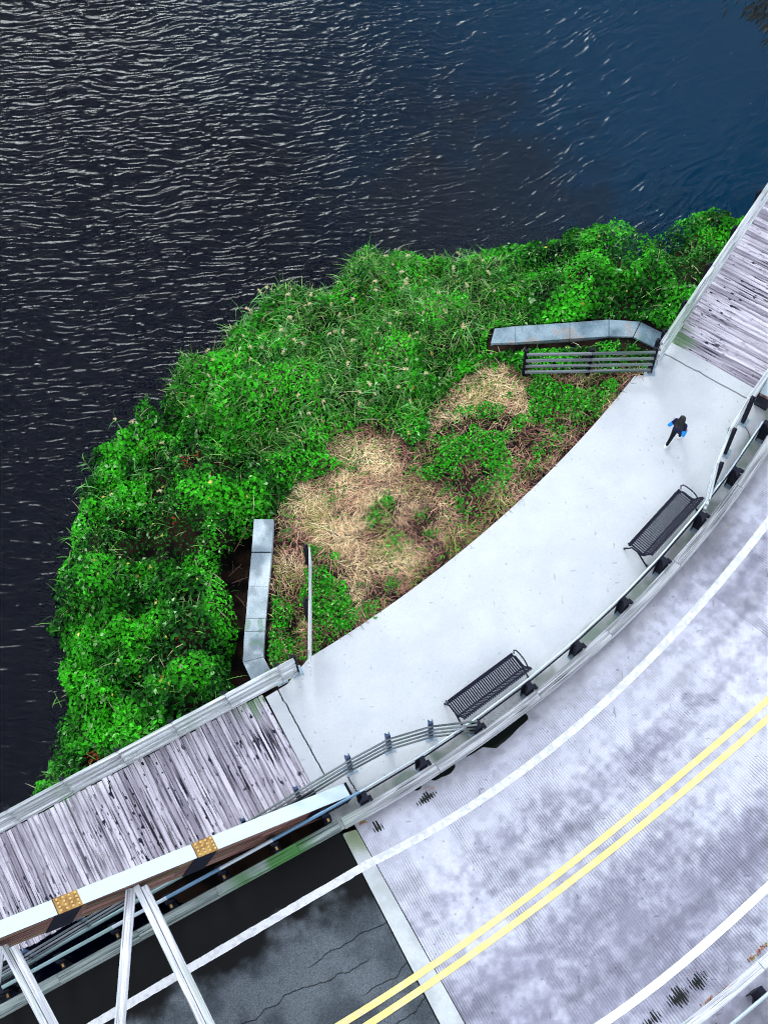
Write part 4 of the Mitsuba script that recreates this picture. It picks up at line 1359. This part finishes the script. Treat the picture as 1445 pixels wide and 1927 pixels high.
# seedlings where the vines and the dead grass run into each other
N = 5200
q = sample(STRAW.difference(hard.buffer(.03)).difference(WALLS), N, r)
x, y = q.T
dd = dist_in(STRAW, x, y)
fb = meshkit.fbm(np.stack([x * 1.7, y * 1.7, x * 0 + 16], 1), 3, 93)
keep = r.random(N) < np.clip(1.0 - dd / 0.9, 0, 1) * 0.9 + np.clip((fb - .52) * 5, 0, .8)
z = terr(x, y) + r.uniform(.06, .24, N)
nn = np.stack([r.normal(0, .5, N), r.normal(0, .5, N), np.ones(N)], 1)
nn /= np.linalg.norm(nn, axis=1, keepdims=True)
v, f = leaf_mesh(np.stack([x, y, z], 1)[keep], nn[keep], r.uniform(.05, .12, N)[keep], r, .45)
labels['seedlings'] = {'label': 'scattered small green seedlings among the dead grass', 'category': 'weeds', 'kind': 'stuff'}
put('seedlings', (v, f), 'mat_green', color=np.repeat(tint(G_DARK, (0.10, 0.42, 0.03), N, r, .3)[keep], 4, 0))

# single weed plants
protos = []
for s in range(5):
    rr = np.random.default_rng(300 + s)
    n = 60
    a = rr.uniform(0, 2 * math.pi, n)
    rad = rr.uniform(0, 0.20, n) ** 0.8
    c = np.stack([rad * np.cos(a), rad * np.sin(a), 0.05 + 0.22 * rr.random(n) * (1 - rad * 2)], 1)
    nr = np.stack([np.cos(a) * rad * 2.5, np.sin(a) * rad * 2.5, np.ones(n)], 1) + rr.normal(0, .3, (n, 3))
    nr /= np.linalg.norm(nr, axis=1, keepdims=True)
    v, f = leaf_mesh(c, nr, rr.uniform(.06, .12, n), rr, .5)
    protos.append(mikit.ply((v, f), 'mat_green', color=np.repeat(tint(G_MID, (0.10, 0.38, 0.04), n, rr, .25), 4, 0)))
spots = [(690, 985), (622, 945), (728, 940), (735, 1100), (680, 1105), (748, 1098), (822, 1005), (660, 1160), (610, 1105), (560, 925), (660, 880), (745, 1020), (803, 1008), (868, 950), (905, 925), (700, 960), (1010, 850), (1040, 830), (930, 905), (770, 890), (1085, 790), (1110, 760), (650, 1172), (640, 1130), (700, 1150), (840, 925), (540, 1000), (590, 1040), (960, 745), (790, 975)]
rr = np.random.default_rng(77)
ORD = ('first second third fourth fifth sixth seventh eighth ninth tenth eleventh twelfth thirteenth fourteenth fifteenth sixteenth').split()
dist_w = [float(shapely.distance(hard, Point(*at(px, py, -0.2)[:2]))) for px, py in spots]
bands = [('along the path edge', 0.0, 0.8), ('in the middle of the dead grass', 0.8, 1.9), ('on the vine side of the dead grass', 1.9, 99.0)]
weed_label = {}
for nm, lo, hi in bands:
    got = sorted((spots[i] for i in range(len(spots)) if lo <= dist_w[i] < hi))
    for i, sp in enumerate(got):
        weed_label[sp] = f'{ORD[i]} green weed from the left {nm}'
for (px, py) in spots:
    w = at(px + rr.normal(0, .5), py + rr.normal(0, .5), -0.2)
    w[2] = terr(w[0:1], w[1:2])[0]
    k = thing('weed', weed_label[(px, py)], 'weed', 'weeds in the dead grass')
    M_ = M().sweep([w + [0, 0, -.05], w + [.01, 0, .06], w + [.0, .01, .16]], circ(.012, 5), up=(1, 0, 0))
    part(k, 'stem', M_, 'mat_bark')
    kk = key_for('leaves', k)
    labels[kk] = {'kind': 'stuff'}
    scene[kk] = {**protos[rr.integers(5)], 'to_world': T().translate(w.tolist()).rotate([0, 0, 1], float(rr.uniform(0, 360))).scale(float(rr.uniform(.7, 1.25)))}

# reeds with seed plumes
stems, plumes = [], []
for s in range(7):
    rr = np.random.default_rng(500 + s)
    hgt = rr.uniform(1.1, 1.5)
    lean_ = rr.normal(0, .10, 2)
    st = M().sweep([np.array([0, 0, 0]), np.array([lean_[0] * .4, lean_[1] * .4, hgt * .5]), np.array([lean_[0], lean_[1], hgt])], circ(0.008, 4), up=(1, 0, 0))
    n = 11
    tt = np.linspace(.25, .98, n)
    a = rr.uniform(0, 2 * math.pi, n)
    base = np.stack([lean_[0] * tt, lean_[1] * tt, hgt * tt], 1)
    dv = np.stack([np.cos(a), np.sin(a), rr.uniform(.35, .9, n)], 1)
    bv, bf, k_ = blade_mesh(base, dv, rr.uniform(.32, .55, n), rr.uniform(.024, .036, n), rr.uniform(.5, 1.0, n), rr, 4)
    sv_, sf_ = np.array(st.v), np.array(st.f)
    v, f = np.vstack([sv_, bv]), np.vstack([sf_, bf + len(sv_)])
    colr = np.vstack([np.tile((0.20, 0.30, 0.08), (len(sv_), 1)), np.repeat(tint((0.025, 0.20, 0.03), (0.17, 0.42, 0.12), n, rr, .2), k_, 0)])
    stems.append(mikit.ply((v, f), 'mat_green', color=colr))
    n = 55
    t = rr.random(n)
    da_ = rr.uniform(0, 2 * math.pi)
    ax = np.stack([lean_[0] + .12 * t * math.cos(da_), lean_[1] + .12 * t * math.sin(da_), hgt + .20 * t - .13 * t * t], 1)
    dv = rr.normal(0, 1, (n, 3)) + [math.cos(da_), math.sin(da_), .3]
    bv, bf, k_ = blade_mesh(ax, dv, rr.uniform(.05, .11, n) * (1 - .4 * t), rr.uniform(.016, .028, n), rr.uniform(0, .5, n), rr, 2)
    plumes.append(mikit.ply((bv, bf), 'mat_straw', color=np.repeat(tint((0.50, 0.42, 0.20), (0.80, 0.72, 0.46), n, rr, .15), k_, 0)))
rr = np.random.default_rng(88)
RZN = GREEN_AREA.intersection(REEDZ)
q = sample(RZN, 210, rr)
q = np.vstack([q, sample(GREEN_AREA.intersection(zp([(130, 830), (330, 700), (420, 800), (430, 950), (200, 960)], -1)), 12, rr)])
extra = [at(px, py, -1.2)[:2] for (px, py) in ((880, 462), (870, 450), (893, 470), (1100, 430), (160, 895), (172, 870), (150, 1470), (110, 1480), (95, 1440), (385, 1170), (390, 1165), (205, 1245), (190, 1285), (225, 1100), (1290, 470), (1305, 500))]
q = np.vstack([q, extra])
EXL = {**dict.fromkeys(range(3), ('reed tuft leaning over the water above the middle of the bank', 'reeds over the water at the top')), **dict.fromkeys((4, 5), ('pale reed leaning out over the water at the left edge of the bank', 'reeds at the left edge')), **dict.fromkeys((6, 7, 8), ('reed with long leaves over black water at the lower left end of the bank', 'reeds at the lower left end'))}
for qi, (x_, y_) in enumerate(q):
    i = rr.integers(7)
    zz = max(float(terr(np.array([x_]), np.array([y_]))[0]), WZ - 0.1)
    hc_ = float(canopy(np.array([x_]), np.array([y_]))[0])
    tw = T().translate([float(x_), float(y_), zz + 0.35 * min(hc_, 1.0) - 0.25]).rotate([0, 0, 1], float(rr.uniform(0, 360))).rotate([1, 0, 0], float(rr.normal(0, 9))).scale(float(rr.uniform(.7, 1.1)))
    lb, gp = EXL.get(qi - (len(q) - len(extra)), ('green long-leaved reed standing in the reed bed among the vines', 'reeds on the bank'))
    k = thing('reed', lb, 'reed', gp)
    kk = key_for('leaves', k)
    labels[kk] = {'kind': 'stuff'}
    scene[kk] = {**stems[i], 'to_world': tw}
    if rr.random() > 0.5 or qi >= len(q) - len(extra):
        continue
    kk = key_for('plume', k)
    labels[kk] = {'kind': 'stuff'}
    scene[kk] = {**plumes[i], 'to_world': tw}

# leaf litter in the right-hand gutter and a few strays
r = np.random.default_rng(21)
lp = []
for (px, py, n, s) in ((1360, 1868, 26, 11), (1420, 1800, 22, 10), (1330, 1885, 12, 9), (1440, 1780, 16, 7), (815, 1478, 3, 6), (690, 1545, 6, 9), (1370, 995, 1, 1), (1365, 963, 1, 1), (1300, 1830, 2, 6), (680, 1550, 5, 6), (1155, 1165, 3, 6)):
    for _ in range(n):
        along = r.normal(0, s)
        lp.append((at(px + along * 0.8 + r.normal(0, 2), py - along * .62 + r.normal(0, 2), RZ), n))
c = np.array([p for p, _ in lp])
c[:, 2] += r.uniform(.02, .035, len(c))
nr = np.stack([r.normal(0, .3, len(c)), r.normal(0, .3, len(c)), np.ones(len(c))], 1)
nr /= np.linalg.norm(nr, axis=1, keepdims=True)
v, f = leaf_mesh(c, nr, r.uniform(.04, .08, len(c)), r, .7)
col = tint((0.30, 0.09, 0.05), (0.45, 0.22, 0.12), len(c), r, .3)
gsel = r.random(len(c)) < .3
col[gsel] = tint((0.10, 0.22, 0.03), (0.6, 0.5, 0.12), gsel.sum(), r, .2)
labels['leaf_litter'] = {'label': 'fallen brown and yellow leaves along the road gutters', 'category': 'fallen leaves', 'kind': 'stuff'}
put('leaf_litter', (v, f), 'mat_straw', color=np.repeat(col, 4, 0))

# a tree standing out of frame whose leafy branch tip hangs into the upper right corner
tr = thing('tree', 'dark leafy branch tip hanging over the water in the upper right corner', 'tree')
r = np.random.default_rng(31)
tipz = 5.0
troot = at(1640, -150, -2.5) + [1.5, 3.0, 0]
ttop = troot + [-.4, -.6, 8.0]
part(tr, 'trunk', M().sweep([troot + [0, 0, -.6], (troot + ttop) / 2 + [.2, .1, 0], ttop], circ(0.22, 10), up=(1, 0, 0), scale=[1.2, .9, .4]), 'mat_bark')
lf_c, lf_n, lf_t = [], [], []
for (px, py) in ((1428, 24), (1412, 4), (1436, 48), (1446, 74), (1380, -2), (1400, -25), (1470, 10), (1490, 60), (1425, 34), (1442, 14)):
    tip = at(px, py, tipz + r.normal(0, .2))
    st_ = (troot + ttop) / 2 + (ttop - troot) * r.uniform(.1, .35)
    mid = (tip * .6 + st_ * .4) + [0, 0, .5]
    part(tr, 'branch', M().sweep([st_, mid, tip], circ(0.05, 5), up=(1, 0, 0.2), scale=[1, .5, .12]), 'mat_bark')
    for _ in range(24):
        t = r.random() ** 1.5
        p = tip * (1 - t * .3) + mid * t * .3 + r.normal(0, .16, 3)
        lf_c.append(p)
    for _ in range(120):
        t = .25 + .75 * r.random()
        lf_c.append(tip * (1 - t) + mid * t + r.normal(0, .10 + .35 * t, 3))
c = np.array(lf_c)
n = len(c)
dv = np.stack([r.normal(-.75, .25, n), r.normal(-.62, .25, n), r.normal(-.1, .25, n)], 1)
bv, bf, k_ = blade_mesh(c, dv, r.uniform(.20, .34, n), r.uniform(.075, .105, n), r.uniform(.0, .3, n), r, 3)
part(tr, 'crown', (bv, bf), 'mat_green', color=np.repeat(tint((0.002, 0.003, 0.003), (0.007, 0.010, 0.006), n, r, .2), k_, 0))

# floating specks on the water are left to the ripples; a cable lies at the foot of the upper right railing
cb = [at(1369, 815, 0.012), at(1371, 806, 0.012), (at(1380, 798, 0.012)), at(1392, 797, .012), at(1402, 803, .012), at(1408, 812, .012), at(1412, 826, .012)]
k = thing('cable', 'thin dark cable looped on the concrete by the upper right railing', 'cable')
put(k, M().sweep(cb, circ(0.008, 5)), 'mat_steel')
